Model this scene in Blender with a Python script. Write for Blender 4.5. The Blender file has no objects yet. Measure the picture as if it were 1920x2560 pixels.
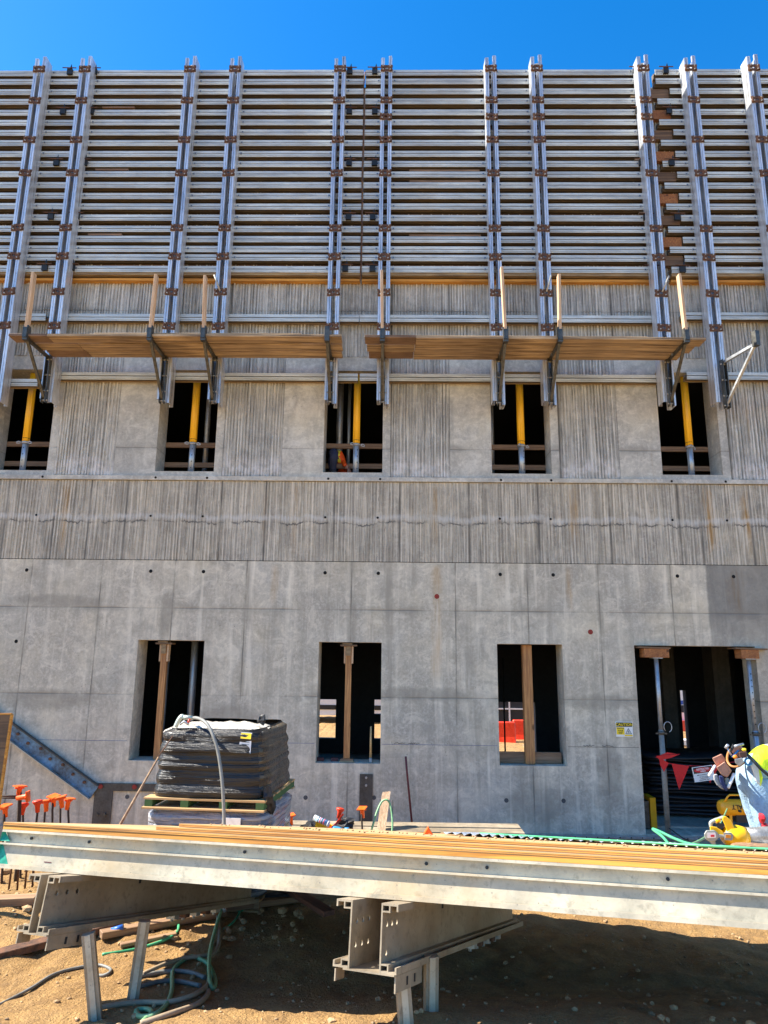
import bpy, bmesh, math, random
from mathutils import Vector, Matrix, noise as mnoise
random.seed(11)
R = math.radians
sc = bpy.context.scene
# ------------------------------------------------------------------ camera
EYE = 1.75; F = 1713.0 / 2560.0
pit, rol, yaw = R(11.93), R(0.643), R(0.9)
fw = Vector((-math.sin(yaw)*math.cos(pit), math.cos(yaw)*math.cos(pit), math.sin(pit)))
r0 = Vector((math.cos(yaw), math.sin(yaw), 0)); u0 = r0.cross(fw)
RT = r0*math.cos(rol) + u0*math.sin(rol); UP = u0*math.cos(rol) - r0*math.sin(rol)
cam = bpy.data.cameras.new('camera'); co = bpy.data.objects.new('camera', cam)
sc.collection.objects.link(co)
co.matrix_world = Matrix(((RT.x, UP.x, -fw.x, 0), (RT.y, UP.y, -fw.y, 0), (RT.z, UP.z, -fw.z, EYE), (0, 0, 0, 1)))
cam.sensor_fit = 'VERTICAL'; cam.sensor_height = 36; cam.lens = 36*F
cam.clip_start = .05; cam.clip_end = 2000
sc.camera = co
sc.render.resolution_x = 768; sc.render.resolution_y = 1024
# ------------------------------------------------------------------ sky, sun, exposure
SUN_EL, SUN_BEHIND = R(47), R(1.5)
S = Vector((-math.cos(SUN_BEHIND)*math.cos(SUN_EL), math.sin(SUN_BEHIND)*math.cos(SUN_EL), math.sin(SUN_EL)))
w = bpy.data.worlds.new('World'); sc.world = w; w.use_nodes = True
wn = w.node_tree; bg = wn.nodes['Background']
sky = wn.nodes.new('ShaderNodeTexSky'); sky.sky_type = 'NISHITA'; sky.sun_disc = False
sky.sun_elevation = SUN_EL
sky.sun_rotation = math.atan2(S.x, S.y)
sky.air_density = 1.0; sky.dust_density = .3; sky.ozone_density = 2.2; sky.altitude = 300
hs = wn.nodes.new('ShaderNodeHueSaturation'); hs.inputs['Saturation'].default_value = 1.42; hs.inputs['Hue'].default_value = .502
wn.links.new(sky.outputs[0], hs.inputs['Color']); wn.links.new(hs.outputs[0], bg.inputs[0])
bg.inputs[1].default_value = .13
sl = bpy.data.lights.new('sun', 'SUN'); sl.energy = 5.6; sl.angle = R(.5); sl.color = (1, .93, .82)
so = bpy.data.objects.new('sun', sl); sc.collection.objects.link(so)
so.rotation_euler = S.to_track_quat('Z', 'Y').to_euler()
sc.view_settings.view_transform = 'Standard'; sc.view_settings.look = 'None'
sc.view_settings.exposure = 1.3; sc.view_settings.gamma = 1
try:
    sc.cycles.max_bounces = 8; sc.cycles.diffuse_bounces = 4; sc.cycles.use_denoising = True
except Exception: pass

def ray(x, y): return RT*(x-960) + UP*(1280-y) + fw*1713.0
def W(x, y, Y=10.0):                      # photo pixel -> point on the vertical plane at depth Y
    d = ray(x, y); k = Y/d.y; return Vector((d.x*k, Y, EYE+d.z*k))
def G(x, y, z=0.0):
    d = ray(x, y); k = (z-EYE)/d.z; return Vector((d.x*k, d.y*k, z))
# ------------------------------------------------------------------ node helpers
class NT:
    def __init__(s, name):
        s.m = bpy.data.materials.new(name); s.m.use_nodes = True; s.t = s.m.node_tree
        s.b = s.t.nodes['Principled BSDF']; s.L = s.t.links.new
        s.pos = s.t.nodes.new('ShaderNodeNewGeometry').outputs['Position']
        s.obj = s.t.nodes.new('ShaderNodeTexCoord').outputs['Object']
    def n(s, k, **kw):
        q = s.t.nodes.new(k)
        for a, v in kw.items(): setattr(q, a, v)
        return q
    def put(s, sock, v):
        if isinstance(v, bpy.types.NodeSocket): s.L(v, sock)
        elif isinstance(v, (tuple, list)):
            sock.default_value = tuple(v)+((1,) if len(v) == 3 and len(sock.default_value) == 4 else ())
        else: sock.default_value = v
    def math(s, op, a, b=0.0, clamp=False):
        q = s.n('ShaderNodeMath', operation=op, use_clamp=clamp); s.put(q.inputs[0], a); s.put(q.inputs[1], b); return q.outputs[0]
    def mix(s, f, a, b, bt='MIX'):
        q = s.n('ShaderNodeMix', data_type='RGBA', blend_type=bt)
        s.put(q.inputs['Factor'], f); s.put(q.inputs[6], a); s.put(q.inputs[7], b); return q.outputs[2]
    def map(s, v, sc_=(1, 1, 1), rot=(0, 0, 0), loc=(0, 0, 0)):
        q = s.n('ShaderNodeMapping'); s.L(v, q.inputs[0]); q.inputs['Scale'].default_value = sc_
        q.inputs['Rotation'].default_value = rot; q.inputs['Location'].default_value = loc; return q.outputs[0]
    def noise(s, v, scale, detail=4, rough=.55, dist=0):
        q = s.n('ShaderNodeTexNoise'); s.L(v, q.inputs['Vector']); q.inputs['Scale'].default_value = scale
        q.inputs['Detail'].default_value = detail; q.inputs['Roughness'].default_value = rough; q.inputs['Distortion'].default_value = dist
        return q.outputs['Fac']
    def vor(s, v, scale, feat='F1'):
        q = s.n('ShaderNodeTexVoronoi', feature=feat); s.L(v, q.inputs['Vector']); q.inputs['Scale'].default_value = scale
        return q.outputs['Distance']
    def ramp(s, f, lo, hi, a=0.0, b=1.0):
        q = s.n('ShaderNodeMapRange'); s.put(q.inputs[0], f); q.inputs[1].default_value = lo; q.inputs[2].default_value = hi
        q.inputs[3].default_value = a; q.inputs[4].default_value = b; return q.outputs[0]
    def sep(s, v):
        q = s.n('ShaderNodeSeparateXYZ'); s.L(v, q.inputs[0]); return q.outputs
    def bump(s, h, dist=.01, st=.6):
        q = s.n('ShaderNodeBump'); q.inputs['Distance'].default_value = dist; q.inputs['Strength'].default_value = st
        s.L(h, q.inputs['Height']); s.L(q.outputs[0], s.b.inputs['Normal'])
    def fin(s, col, rough=.8, metal=0.0):
        s.put(s.b.inputs['Base Color'], col); s.put(s.b.inputs['Roughness'], rough); s.put(s.b.inputs['Metallic'], metal); return s.m

def simple(name, c, rough=.7, metal=0.0, var=.25, scale=8, stretch=(1, 1, 1), c2=None, bump=0.0, spec=None, coat=0):
    t = NT(name); v = t.map(t.obj, stretch)
    n1 = t.noise(v, scale, 5); n2 = t.noise(v, scale*6, 3)
    f = t.ramp(t.math('ADD', t.math('MULTIPLY', n1, .65), t.math('MULTIPLY', n2, .35)), .35, .65)
    dark = tuple(x*(1-var) for x in c) if c2 is None else c2
    lite = tuple(min(1, x*(1+var*.6)) for x in c)
    t.fin(t.mix(f, dark, lite), t.ramp(n1, .3, .7, max(.02, rough-.12), min(1, rough+.12)), metal)
    if bump: t.bump(n2, bump, .7)
    if coat: t.b.inputs['Coat Weight'].default_value = coat
    return t.m

def lines(t, comp, xs, wd, wob=None):
    """soft mask of narrow formwork joints at the given positions"""
    acc = None
    for x in xs:
        d = t.math('ABSOLUTE', t.math('SUBTRACT', comp, x))
        m = t.ramp(d, wd*.35, wd*1.6, 1, 0)
        acc = m if acc is None else t.math('MAXIMUM', acc, m)
    return acc

def concrete(name, base=(.57, .515, .415), ribs=False, vx=(), hz=(), streak=.5, dark_x=None, tone=1.0, crack=None, rust=(), smear=()):
    t = NT(name); p = t.pos; s = t.sep(p)
    base = tuple(b*tone for b in base)
    cx_ = t.math('FLOOR', t.math('DIVIDE', t.math('ADD', s[0], .14), 1.034)); cz_ = t.math('FLOOR', t.math('DIVIDE', s[2], 1.2))
    wn_ = t.n('ShaderNodeTexWhiteNoise', noise_dimensions='2D'); cb_ = t.n('ShaderNodeCombineXYZ'); t.L(cx_, cb_.inputs[0]); t.L(cz_, cb_.inputs[1]); t.L(cb_.outputs[0], wn_.inputs['Vector'])
    pv = wn_.outputs['Value']
    big = t.noise(p, .55, 5, .6); mid = t.noise(t.map(p, (1, 1, .75)), 2.6, 7, .66, .5); fine = t.noise(p, 26, 8, .72)
    grain = t.noise(p, 140, 2, .6)
    c = t.mix(t.ramp(big, .36, .62), tuple(b*.72 for b in base), tuple(min(.9, b*1.16) for b in base))
    c = t.mix(t.ramp(mid, .43, .58, 0, .85), c, (base[0]*.55, base[1]*.56, base[2]*.60))
    c = t.mix(t.ramp(fine, .46, .72, 0, .62), c, tuple(min(1, b*1.5) for b in base))
    c = t.mix(t.ramp(grain, .35, .7, .0, .35), c, tuple(b*.55 for b in base))
    m2 = t.noise(t.map(p, (1, 1, .5)), 9.5, 7, .72, .3); c = t.mix(t.ramp(m2, .46, .62, 0, .42), c, tuple(b*.5 for b in base))
    m3 = t.noise(t.map(p, (1, 1, .6), loc=(4, 8, 1)), 20, 5, .75); c = t.mix(t.ramp(m3, .52, .70, 0, .34), c, tuple(min(1, b*1.6) for b in base))
    hue = t.noise(p, 1.1, 3)
    c = t.mix(t.ramp(hue, .5, .75, 0, .45), c, (base[0]*1.12, base[1]*1.02, base[2]*.8))
    c = t.mix(t.ramp(t.noise(t.map(p, loc=(9, 3, 4)), .9, 3), .52, .75, 0, .3), c, (base[0]*.82, base[1]*.94, base[2]*1.12))
    c = t.mix(t.ramp(pv, .0, 1.0, 0, .30), c, tuple(b*.62 for b in base)); c = t.mix(t.ramp(pv, .7, .9, .14, 0), c, (base[0]*1.15, base[1]*1.1, base[2]*1.0))
    blot = t.noise(t.map(p, (1, 1, 1.3), loc=(7, 2, 5)), 4.2, 8, .74, .8); c = t.mix(t.ramp(blot, .53, .62, 0, .38), c, tuple(b*.5 for b in base)); c = t.mix(t.ramp(blot, .40, .47, .34, 0), c, tuple(min(.85, b*1.35) for b in base))
    # water runs
    st = t.noise(t.map(p, (5.5, 1, .32)), 1.0, 5, .6, .15)
    c = t.mix(t.ramp(st, .53, .72, 0, streak), c, tuple(b*.5 for b in base))
    lt = t.noise(t.map(p, (7, 1, .4), loc=(2, 0, 6)), 1.0, 5, .6, .2); c = t.mix(t.ramp(lt, .54, .70, 0, streak*.8), c, tuple(min(.85, b*1.35) for b in base))
    rs = t.noise(t.map(p, (2.6, 1, .16), loc=(3.3, 0, 1.7)), 1.0, 4, .6, .1)
    gate = t.ramp(t.noise(p, .8, 2), .45, .6)
    c = t.mix(t.math('MULTIPLY', t.ramp(rs, .64, .73, 0, .5), gate), c, (.30, .19, .07))
    for (rx_, rw, z0, z1, al) in rust:
        xx = t.math('ABSOLUTE', t.math('SUBTRACT', t.math('ADD', s[0], t.math('MULTIPLY', t.math('SUBTRACT', t.noise(t.map(p, (3, 1, 1.2)), 2, 4), .5), rw*1.6)), rx_))
        m = t.math('MULTIPLY', t.ramp(xx, rw*.2, rw, 1, 0), t.math('MULTIPLY', t.ramp(s[2], z0, z0+.3), t.ramp(s[2], z1-.1, z1, 1, 0)))
        m = t.math('MULTIPLY', m, t.ramp(t.noise(t.map(p, (14, 1, 1.5)), 1, 4), .35, .6, .1, al))
        c = t.mix(m, c, (.40, .23, .07))
    for (sx, sz, rx2, rz2) in smear:
        dx = t.math('DIVIDE', t.math('SUBTRACT', s[0], sx), rx2); dz = t.math('DIVIDE', t.math('SUBTRACT', s[2], sz), rz2)
        dd = t.math('ADD', t.math('MULTIPLY', dx, dx), t.math('MULTIPLY', dz, dz)); dd = t.math('ADD', dd, t.math('MULTIPLY', t.math('SUBTRACT', t.noise(p, 5, 6, .7), .5), 2.2))
        c = t.mix(t.ramp(dd, .3, 1.1, .55, 0), c, tuple(b*.42 for b in base))
    # pinholes
    vo = t.vor(p, 15); hole = t.math('MULTIPLY', t.ramp(vo, .05, .11, 1, 0), t.ramp(t.noise(p, 3, 3), .45, .6))
    c = t.mix(t.math('MULTIPLY', hole, .75), c, tuple(b*.25 for b in base))
    h = t.math('ADD', t.math('MULTIPLY', fine, .5), t.math('MULTIPLY', mid, .6))
    h = t.math('SUBTRACT', h, t.math('MULTIPLY', hole, .8))
    if ribs:
        r1 = t.noise(t.map(p, (19, 1, .25)), 1.0, 2, .5, .02); r2 = t.noise(t.map(p, (42, 1, .9)), 1.0, 3, .6, .06)
        c = t.mix(t.ramp(r1, .48, .56, 0, .42), c, tuple(b*.5 for b in base))
        c = t.mix(t.ramp(r2, .50, .60, 0, .5), c, tuple(min(1, b*1.6) for b in base))
        eff = t.math('MULTIPLY', t.ramp(t.math('ADD', s[2], t.math('MULTIPLY', t.noise(t.map(p, (4, 1, 1.5)), 1, 4), .6)), 4.88, 5.05, 1, 0), t.ramp(s[2], 4.38, 4.42))
        c = t.mix(t.math('MULTIPLY', eff, t.ramp(t.noise(p, 8, 4), .42, .55, .1, .6)), c, (.72, .70, .68))
        drop = t.noise(t.map(p, (9, 1, 2.4)), 1.0, 3, .7)
        c = t.mix(t.ramp(drop, .66, .72, 0, .6), c, (.13, .10, .07))
        h = t.math('ADD', h, t.math('MULTIPLY', r1, 1.4))
    wob = t.math('MULTIPLY', t.math('SUBTRACT', t.noise(p, 6, 3), .5), .012)
    if vx:
        xc = t.math('ADD', s[0], wob); m = lines(t, xc, vx, .013 if ribs else .008)
        halo = t.math('MULTIPLY', lines(t, t.math('ADD', s[0], t.math('MULTIPLY', t.math('SUBTRACT', t.noise(t.map(p, (3, 1, 1)), 1.6, 4), .5), .12)), vx, .035), t.ramp(t.noise(p, 2.2, 4), .42, .62, 0, .6))
        c = t.mix(halo, c, tuple(b*.45 for b in base))
        m = t.math('MULTIPLY', m, t.ramp(t.noise(p, 1.7, 4), .40, .58, .5 if ribs else .12, .92 if ribs else .8))
        c = t.mix(m, c, tuple(b*.25 for b in base)); h = t.math('SUBTRACT', h, m)
    if hz:
        zc = t.math('ADD', s[2], wob); m = lines(t, zc, hz, .008)
        halo = t.math('MULTIPLY', lines(t, t.math('ADD', s[2], t.math('MULTIPLY', t.math('SUBTRACT', t.noise(p, 1.9, 5), .5), .22)), hz, .05), t.ramp(t.noise(p, 1.3, 4), .42, .62, 0, .6))
        c = t.mix(halo, c, tuple(b*.5 for b in base))
        m = t.math('MULTIPLY', m, t.ramp(t.noise(p, 1.3, 4), .40, .58, .08, .7))
        c = t.mix(m, c, tuple(b*.3 for b in base)); h = t.math('SUBTRACT', h, m)
    if crack is not None:
        wz = t.math('ADD', s[2], t.math('MULTIPLY', t.math('SUBTRACT', t.noise(t.map(p, (1.3, 1, .4)), 2.2, 7, .7), .5), .30))
        m = t.ramp(t.math('ABSOLUTE', t.math('SUBTRACT', wz, crack-.03)), .004, .018, .85, 0)
        m = t.math('MULTIPLY', m, t.ramp(t.noise(p, 3.0, 4), .42, .54, .05, 1))
        c = t.mix(m, c, (.07, .07, .072))
        up = t.math('MULTIPLY', t.ramp(t.math('ABSOLUTE', t.math('SUBTRACT', wz, crack+.045)), .015, .055, .6, 0), t.ramp(t.noise(p, 7, 5), .35, .6, .3, 1))
        c = t.mix(up, c, (.62, .61, .58))
    if dark_x is not None:      # older, damper pour
        xx = t.math('ADD', s[0], t.math('MULTIPLY', t.math('SUBTRACT', t.noise(p, 1.4, 5), .5), .08))
        dm = t.math('MULTIPLY', t.ramp(xx, dark_x, dark_x+.03), t.ramp(t.math('ADD', s[2], t.math('MULTIPLY', t.noise(p, 2.5, 5), .5)), 1.9, 2.7, .25, .7))
        c = t.mix(dm, c, (.15, .145, .13))
    t.bump(h, .012, .55)
    return t.fin(c, .88)

def wood(name, c, dark, axis=0, scale=1.0, rough=.75, knots=True):
    t = NT(name); st = [38, 38, 38]; st[axis] = 1.6
    v = t.map(t.obj, tuple(q*scale for q in st)); g = t.noise(v, 1, 6, .62, 1.0)
    b = t.noise(t.obj, 2.5*scale, 3); c1 = t.mix(t.ramp(g, .38, .64), dark, c)
    c1 = t.mix(t.ramp(b, .42, .7, 0, .4), c1, tuple(x*.55 for x in dark))
    if knots:
        st2 = [5, 5, 5]; st2[axis] = 2.2
        k = t.vor(t.map(t.obj, tuple(st2)), 1.0); c1 = t.mix(t.ramp(k, .07, .12, .8, 0), c1, tuple(x*.25 for x in dark))
    t.bump(g, .004, .6); return t.fin(c1, rough)

def alu(name, c=(.60, .60, .59), metal=.55, rough=.42, stain=(.30, .20, .09), st=(1, 1, 1), amt=.35):
    t = NT(name); v = t.map(t.pos, st)
    a = t.noise(v, 4, 6, .65); b = t.noise(v, 30, 4, .6); d = t.noise(t.map(t.pos, loc=(5, 1, 2)), 1.7, 4)
    cc = t.mix(t.ramp(a, .35, .65), tuple(x*.62 for x in c), c)
    cc = t.mix(t.ramp(b, .55, .72, 0, .55), cc, tuple(x*.4 for x in c))
    cc = t.mix(t.ramp(d, .5, .72, 0, amt), cc, stain); dr = t.noise(v, 13, 6, .75, .5); cc = t.mix(t.ramp(dr, .56, .66, 0, .6), cc, tuple(x*.45 for x in c))
    sp = t.ramp(t.vor(t.pos, 24), .05, .1, .6, 0)
    cc = t.mix(sp, cc, (.12, .12, .12))
    t.bump(b, .003, .4)
    return t.fin(cc, t.ramp(a, .3, .7, rough-.14, rough+.2), metal)

LOWX = (-6.37, -5.34, -4.30, -3.22, -2.16, -.62, .895, 1.94, 2.97, 4.02, 6.1, 7.1)
RIBX = (-6.85, -5.84, -5.10, -4.58, -4.03, -2.98, -2.60, -1.93, -.90, .075, 1.11, 2.135, 3.19, 4.21, 4.53, 5.27, 6.3)
M = {}
M['wall'] = concrete('concrete_smooth', base=(.62, .56, .445), vx=LOWX, hz=(2.41, 1.19), dark_x=4.52, streak=.8, rust=((.62, .10, 1.3, 3.1, .5), (2.55, .06, 2.4, 3.1, .7), (4.95, .14, 2.3, 3.1, .9), (-1.75, .07, 2.4, 3.1, .5)), smear=((-4.9, 2.50, .8, .11), (.35, 1.25, 1.0, .10), (-2.3, .9, .5, .2), (2.9, 1.15, .5, .12), (1.95, -.2, .45, .3), (-.6, 2.2, .09, .5), (-4.9, 1.1, .7, .16), (-3.3, 2.3, .12, .4), (3.0, .2, .2, .5)))
M['mid'] = concrete('concrete_ribbed_band', ribs=True, vx=RIBX, crack=3.72, streak=.6, tone=.88, rust=((-4.95, .08, 3.2, 4.3, .9), (.60, .05, 3.3, 4.3, .9), (2.66, .10, 3.3, 4.3, .7), (4.66, .10, 3.2, 4.3, .9), (5.2, .08, 3.2, 4.3, 1.0), (-1.95, .05, 3.3, 4.3, .6), (-1.5, .06, 3.2, 4.3, .6)))
M['upr'] = concrete('concrete_ribbed_upper', base=(.50, .485, .435), ribs=True, hz=(7.12,), vx=(-5.24, -4.27, -2.64, -1.71, -.07, .84, 2.50, 3.40, 5.05), streak=.45, tone=1.0)
M['ups'] = concrete('concrete_smooth_upper', base=(.53, .51, .45), vx=(), hz=(4.84,), streak=.2, tone=1.08)
M['slab'] = concrete('concrete_slab', tone=.8)
M['int'] = simple('shaded_interior_concrete', (.055, .055, .058), .95, var=.3, scale=2)  # near-black concrete, the dark of the rooms put into the colour
M['alu'] = alu('aluminium_beam', c=(.70, .735, .69), metal=.2, rough=.45, st=(.3, 1, 3), amt=.25)
M['aluweb'] = alu('shaded_web', c=(.20, .17, .13), metal=.2, rough=.7, st=(.3, 1, 3))  # aluminium tinted brown, shade between the joists put into the colour
M['aluv'] = alu('aluminium_channel', c=(.78, .80, .83), metal=.45, rough=.32, st=(3, 3, .4), amt=.12)
M['alul'] = alu('aluminium_table', c=(.63, .565, .42), metal=.12, rough=.5, stain=(.50, .32, .12), amt=.5)
M['aluc'] = alu('aluminium_trestle', c=(.44, .36, .25), metal=.25, rough=.5, stain=(.22, .16, .09), amt=.5)
M['nail'] = wood('timber_nailer', (.42, .30, .15), (.17, .11, .06), 0, 1, knots=False)
M['naild'] = wood('shaded_timber_nailer', (.15, .115, .075), (.07, .055, .035), 0, 1, knots=False)  # nailer copy darkened to carry the shadow on the joist undersides
M['ply'] = wood('plywood_brown', (.24, .14, .07), (.10, .06, .035), 0, .6, knots=False)
M['orange_ply'] = wood('plywood_orange', (.75, .36, .06), (.42, .17, .025), 0, .8, knots=False)
M['plank'] = wood('scaffold_plank', (.56, .40, .23), (.15, .095, .05), 0, .55)
M['plankd'] = wood('scaffold_plank_dark', (.30, .19, .11), (.15, .09, .055), 0, 1)
M['post'] = wood('timber_upright', (.74, .52, .32), (.50, .31, .17), 2, 1)
M['fir'] = wood('timber_fir', (.55, .28, .10), (.30, .13, .045), 2, 1)
M['firb'] = wood('timber_block_fir', (.46, .19, .055), (.24, .085, .03), 1, 1)
M['firx'] = wood('timber_fir_rail', (.34, .21, .12), (.19, .11, .06), 0, 1)
M['rust'] = simple('rusted_steel', (.16, .075, .04), .85, .2, .6, 25, c2=(.045, .028, .022), bump=.004)
M['steel'] = simple('steel_grey', (.11, .11, .10), .5, .7, .5, 14)
M['galv'] = simple('galvanised_steel', (.42, .44, .46), .42, .6, .3, 12)
M['dark'] = simple('dark_steel', (.035, .038, .04), .55, .5, .4, 10)
M['black'] = simple('black_rubber', (.015, .015, .016), .6, 0, .3, 20)
M['hole'] = simple('void_black', (.006, .006, .006), 1)
M['yel'] = simple('yellow_painted_steel', (.98, .47, .01), .4, 0, .22, 3, stretch=(8, 8, .6))
M['dirt'] = None
# ------------------------------------------------------------------ mesh builder
class MB:
    def __init__(s): s.v = []; s.f = []; s.fm = []; s.sm = []; s.mats = []
    def mi(s, m):
        if m not in s.mats: s.mats.append(m)
        return s.mats.index(m)
    def add(s, vs, fs, m, smooth=False, mtx=None):
        o = len(s.v); s.v += [tuple(mtx @ Vector(q)) if mtx else tuple(q) for q in vs]
        i = s.mi(m)
        for f in fs: s.f.append([a+o for a in f]); s.fm.append(i); s.sm.append(smooth)
        return s
    def box(s, x0, x1, y0, y1, z0, z1, m, mtx=None):
        vs = [(x, y, z) for x in (x0, x1) for y in (y0, y1) for z in (z0, z1)]
        return s.add(vs, [(0, 1, 3, 2), (4, 6, 7, 5), (0, 4, 5, 1), (2, 3, 7, 6), (0, 2, 6, 4), (1, 5, 7, 3)], m, mtx=mtx)
    def beam(s, a, b, wd, ht, m, up=(0, 0, 1)):
        a = Vector(a); b = Vector(b); d = (b-a); L = d.length; d.normalize()
        u = Vector(up); sd = d.cross(u)
        if sd.length < 1e-4: sd = d.cross(Vector((0, 1, 0)))
        sd.normalize(); u = sd.cross(d)
        mt = Matrix(((d.x, sd.x, u.x, a.x), (d.y, sd.y, u.y, a.y), (d.z, sd.z, u.z, a.z), (0, 0, 0, 1)))
        return s.box(0, L, -wd/2, wd/2, -ht/2, ht/2, m, mt)
    def prism(s, pts, h, m, mtx=None, smooth=False):      # pts in local xy, extruded along z by h
        n = len(pts); vs = [(x, y, 0) for x, y in pts]+[(x, y, h) for x, y in pts]
        fs = [tuple(range(n))[::-1], tuple(range(n, 2*n))]
        s.add(vs, fs, m, False, mtx); o = len(s.v)-2*n; i = s.mi(m)
        for k in range(n):
            s.f.append([o+k, o+(k+1) % n, o+n+(k+1) % n, o+n+k]); s.fm.append(i); s.sm.append(smooth)
        return s
    def tube(s, pts, r, m, seg=8, closed_ends=True, rs=None):
        pts = [Vector(p) for p in pts]; n = len(pts); vs = []; prev = None
        for i, p in enumerate(pts):
            t = (pts[min(i+1, n-1)]-pts[max(i-1, 0)]).normalized()
            if prev is None:
                a = t.cross(Vector((0, 0, 1)))
                if a.length < .1: a = t.cross(Vector((1, 0, 0)))
                a.normalize()
            else:
                a = prev - t*prev.dot(t); a.normalize()
            prev = a; b = t.cross(a); rr = rs[i] if rs else r
            for k in range(seg):
                an = 2*math.pi*k/seg; vs.append(p+a*math.cos(an)*rr+b*math.sin(an)*rr)
        fs = [(i*seg+k, i*seg+(k+1) % seg, (i+1)*seg+(k+1) % seg, (i+1)*seg+k) for i in range(n-1) for k in range(seg)]
        s.add(vs, fs, m, True)
        if closed_ends:
            o = len(s.v)-len(vs); i = s.mi(m)
            s.f.append([o+k for k in range(seg)]); s.fm.append(i); s.sm.append(False)
            s.f.append([o+(n-1)*seg+k for k in range(seg)][::-1]); s.fm.append(i); s.sm.append(False)
        return s
    def blob(s, c, r, m, sub=2, amp=.2, fr=2.0, seed=0):
        bm = bmesh.new(); bmesh.ops.create_icosphere(bm, subdivisions=sub, radius=1)
        r = (r, r, r) if not isinstance(r, (tuple, list)) else r; vs = []
        for v in bm.verts:
            k = 1+amp*mnoise.noise(v.co*fr+Vector((seed*7.1, seed*3.3, seed)))
            vs.append((c[0]+v.co.x*r[0]*k, c[1]+v.co.y*r[1]*k, c[2]+v.co.z*r[2]*k))
        fs = [[v.index for v in f.verts] for f in bm.faces]; bm.free()
        return s.add(vs, fs, m, amp < .3)
    def build(s, name, parent=None, bev=0.0, loc=None):
        me = bpy.data.meshes.new(name); me.from_pydata(s.v, [], s.f)
        for m in s.mats: me.materials.append(m)
        me.polygons.foreach_set('material_index', s.fm); me.polygons.foreach_set('use_smooth', s.sm); me.update()
        o = bpy.data.objects.new(name, me); sc.collection.objects.link(o)
        if parent is not None: o.parent = parent
        if loc is not None: o.location = loc
        bm = bmesh.new(); bm.from_mesh(me); bmesh.ops.recalc_face_normals(bm, faces=bm.faces[:])
        if bev:
            es = [e for e in bm.edges if len(e.link_faces) == 2 and e.calc_face_angle(0) > .6]
            bmesh.ops.bevel(bm, geom=es, offset=bev, segments=1, affect='EDGES', clamp_overlap=True)
        bm.to_mesh(me); bm.free()
        return o
def tag(o, label, cat, group=None, kind=None):
    if label: o['label'] = label
    if cat: o['category'] = cat
    if group: o['group'] = group
    if kind: o['kind'] = kind
    return o
def empty(name, loc=(0, 0, 0), label=None, cat=None, group=None, mtx=None):
    o = bpy.data.objects.new(name, None); sc.collection.objects.link(o); o.empty_display_size = .2
    if mtx is not None: o.matrix_world = mtx
    else: o.location = loc
    return tag(o, label, cat, group)
def kids(o): return [c for c in sc.collection.objects if c.parent == o]
def dup(root, loc, label=None, group=None):
    def rec(o, par):
        c = o.copy(); sc.collection.objects.link(c); c.parent = par
        for ch in kids(o): rec(ch, c)
        return c
    r = rec(root, None); r.location = loc
    if label: r['label'] = label
    if group: r['group'] = group
    return r
def text_mesh(txt, size, mat, parent, name, mtx, ext=.001, align='CENTER', sx=1.0):
    cu = bpy.data.curves.new(name, 'FONT'); cu.body = txt; cu.size = size; cu.extrude = ext; cu.align_x = align; cu.align_y = 'CENTER'
    cu.resolution_u = 3; cu.offset = size*.018
    to = bpy.data.objects.new('tmp_text', cu); sc.collection.objects.link(to)
    me = bpy.data.meshes.new_from_object(to.evaluated_get(bpy.context.evaluated_depsgraph_get()))
    bpy.data.objects.remove(to); me.name = name
    me.transform(mtx @ Matrix.Diagonal((sx, 1, 1, 1))); me.materials.clear(); me.materials.append(mat)
    o = bpy.data.objects.new(name, me); sc.collection.objects.link(o); o.parent = parent; return o

# ------------------------------------------------------------------ ground
def sstep(a, b, x):
    t = max(0, min(1, (x-a)/(b-a))); return t*t*(3-2*t)
def gz(x, y, fine=True):
    z = -.03*max(0, min(y, 6)-3.2) - .5*sstep(6.3, 8.6, y) - .35*sstep(16, 20, y)
    z += .045*mnoise.noise(Vector((x*.6, y*.6, 0))) + .02*mnoise.noise(Vector((x*1.7, y*1.7, 3)))
    z += (.03+.22*sstep(-1.9, .3, x))*(1-sstep(3.25, 4.3, y))
    z += .10*math.exp(-((x+2.55)**2/.5+(y-5.35)**2/.25))
    if fine:
        z += .032*abs(mnoise.noise(Vector((x*3.3, y*3.3, 8))))+.014*abs(mnoise.noise(Vector((x*8.5, y*8.5, 6))))
        z += .012*mnoise.noise(Vector((x*6, y*6, 1))) + .007*abs(mnoise.noise(Vector((x*17, y*17, 2))))
        if y > 4.7 and x < -.4: z += .035*abs(mnoise.noise(Vector((x*7, y*7, 5))))
    if 9.2 < y < 16.9: z = min(z, -.75)
    return z
def axis(lo, hi, segs):
    out = []
    for a, b, st in segs:
        n = max(1, int(round((b-a)/st))); out += [a+(b-a)*i/n for i in range(n)]
    out.append(segs[-1][1]); return out
gx = axis(0, 0, [(-400, -60, 60), (-60, -10, 5), (-10, -4, .5), (-4, 3.5, .035), (3.5, 10, .5), (10, 60, 5), (60, 400, 60)])
gy = axis(0, 0, [(-400, -40, 60), (-40, -2, 4), (-2, 2.6, .3), (2.6, 6.6, .03), (6.6, 10, .15), (10, 40, 1.5), (40, 900, 80)])
g = NT('dirt_ground'); p = g.pos
n1 = g.noise(p, 1.1, 6, .6); n2 = g.noise(p, 9, 6, .65); n3 = g.noise(p, 60, 4, .7)
c = g.mix(g.ramp(n1, .35, .65), (.36, .20, .062), (.52, .31, .11))
c = g.mix(g.ramp(n2, .4, .68, 0, .75), c, (.24, .13, .045))
c = g.mix(g.ramp(n3, .5, .75, 0, .6), c, (.56, .37, .17))
peb = g.vor(p, 45); c = g.mix(g.ramp(peb, .1, .16, .55, 0), c, (.12, .08, .045))
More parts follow.
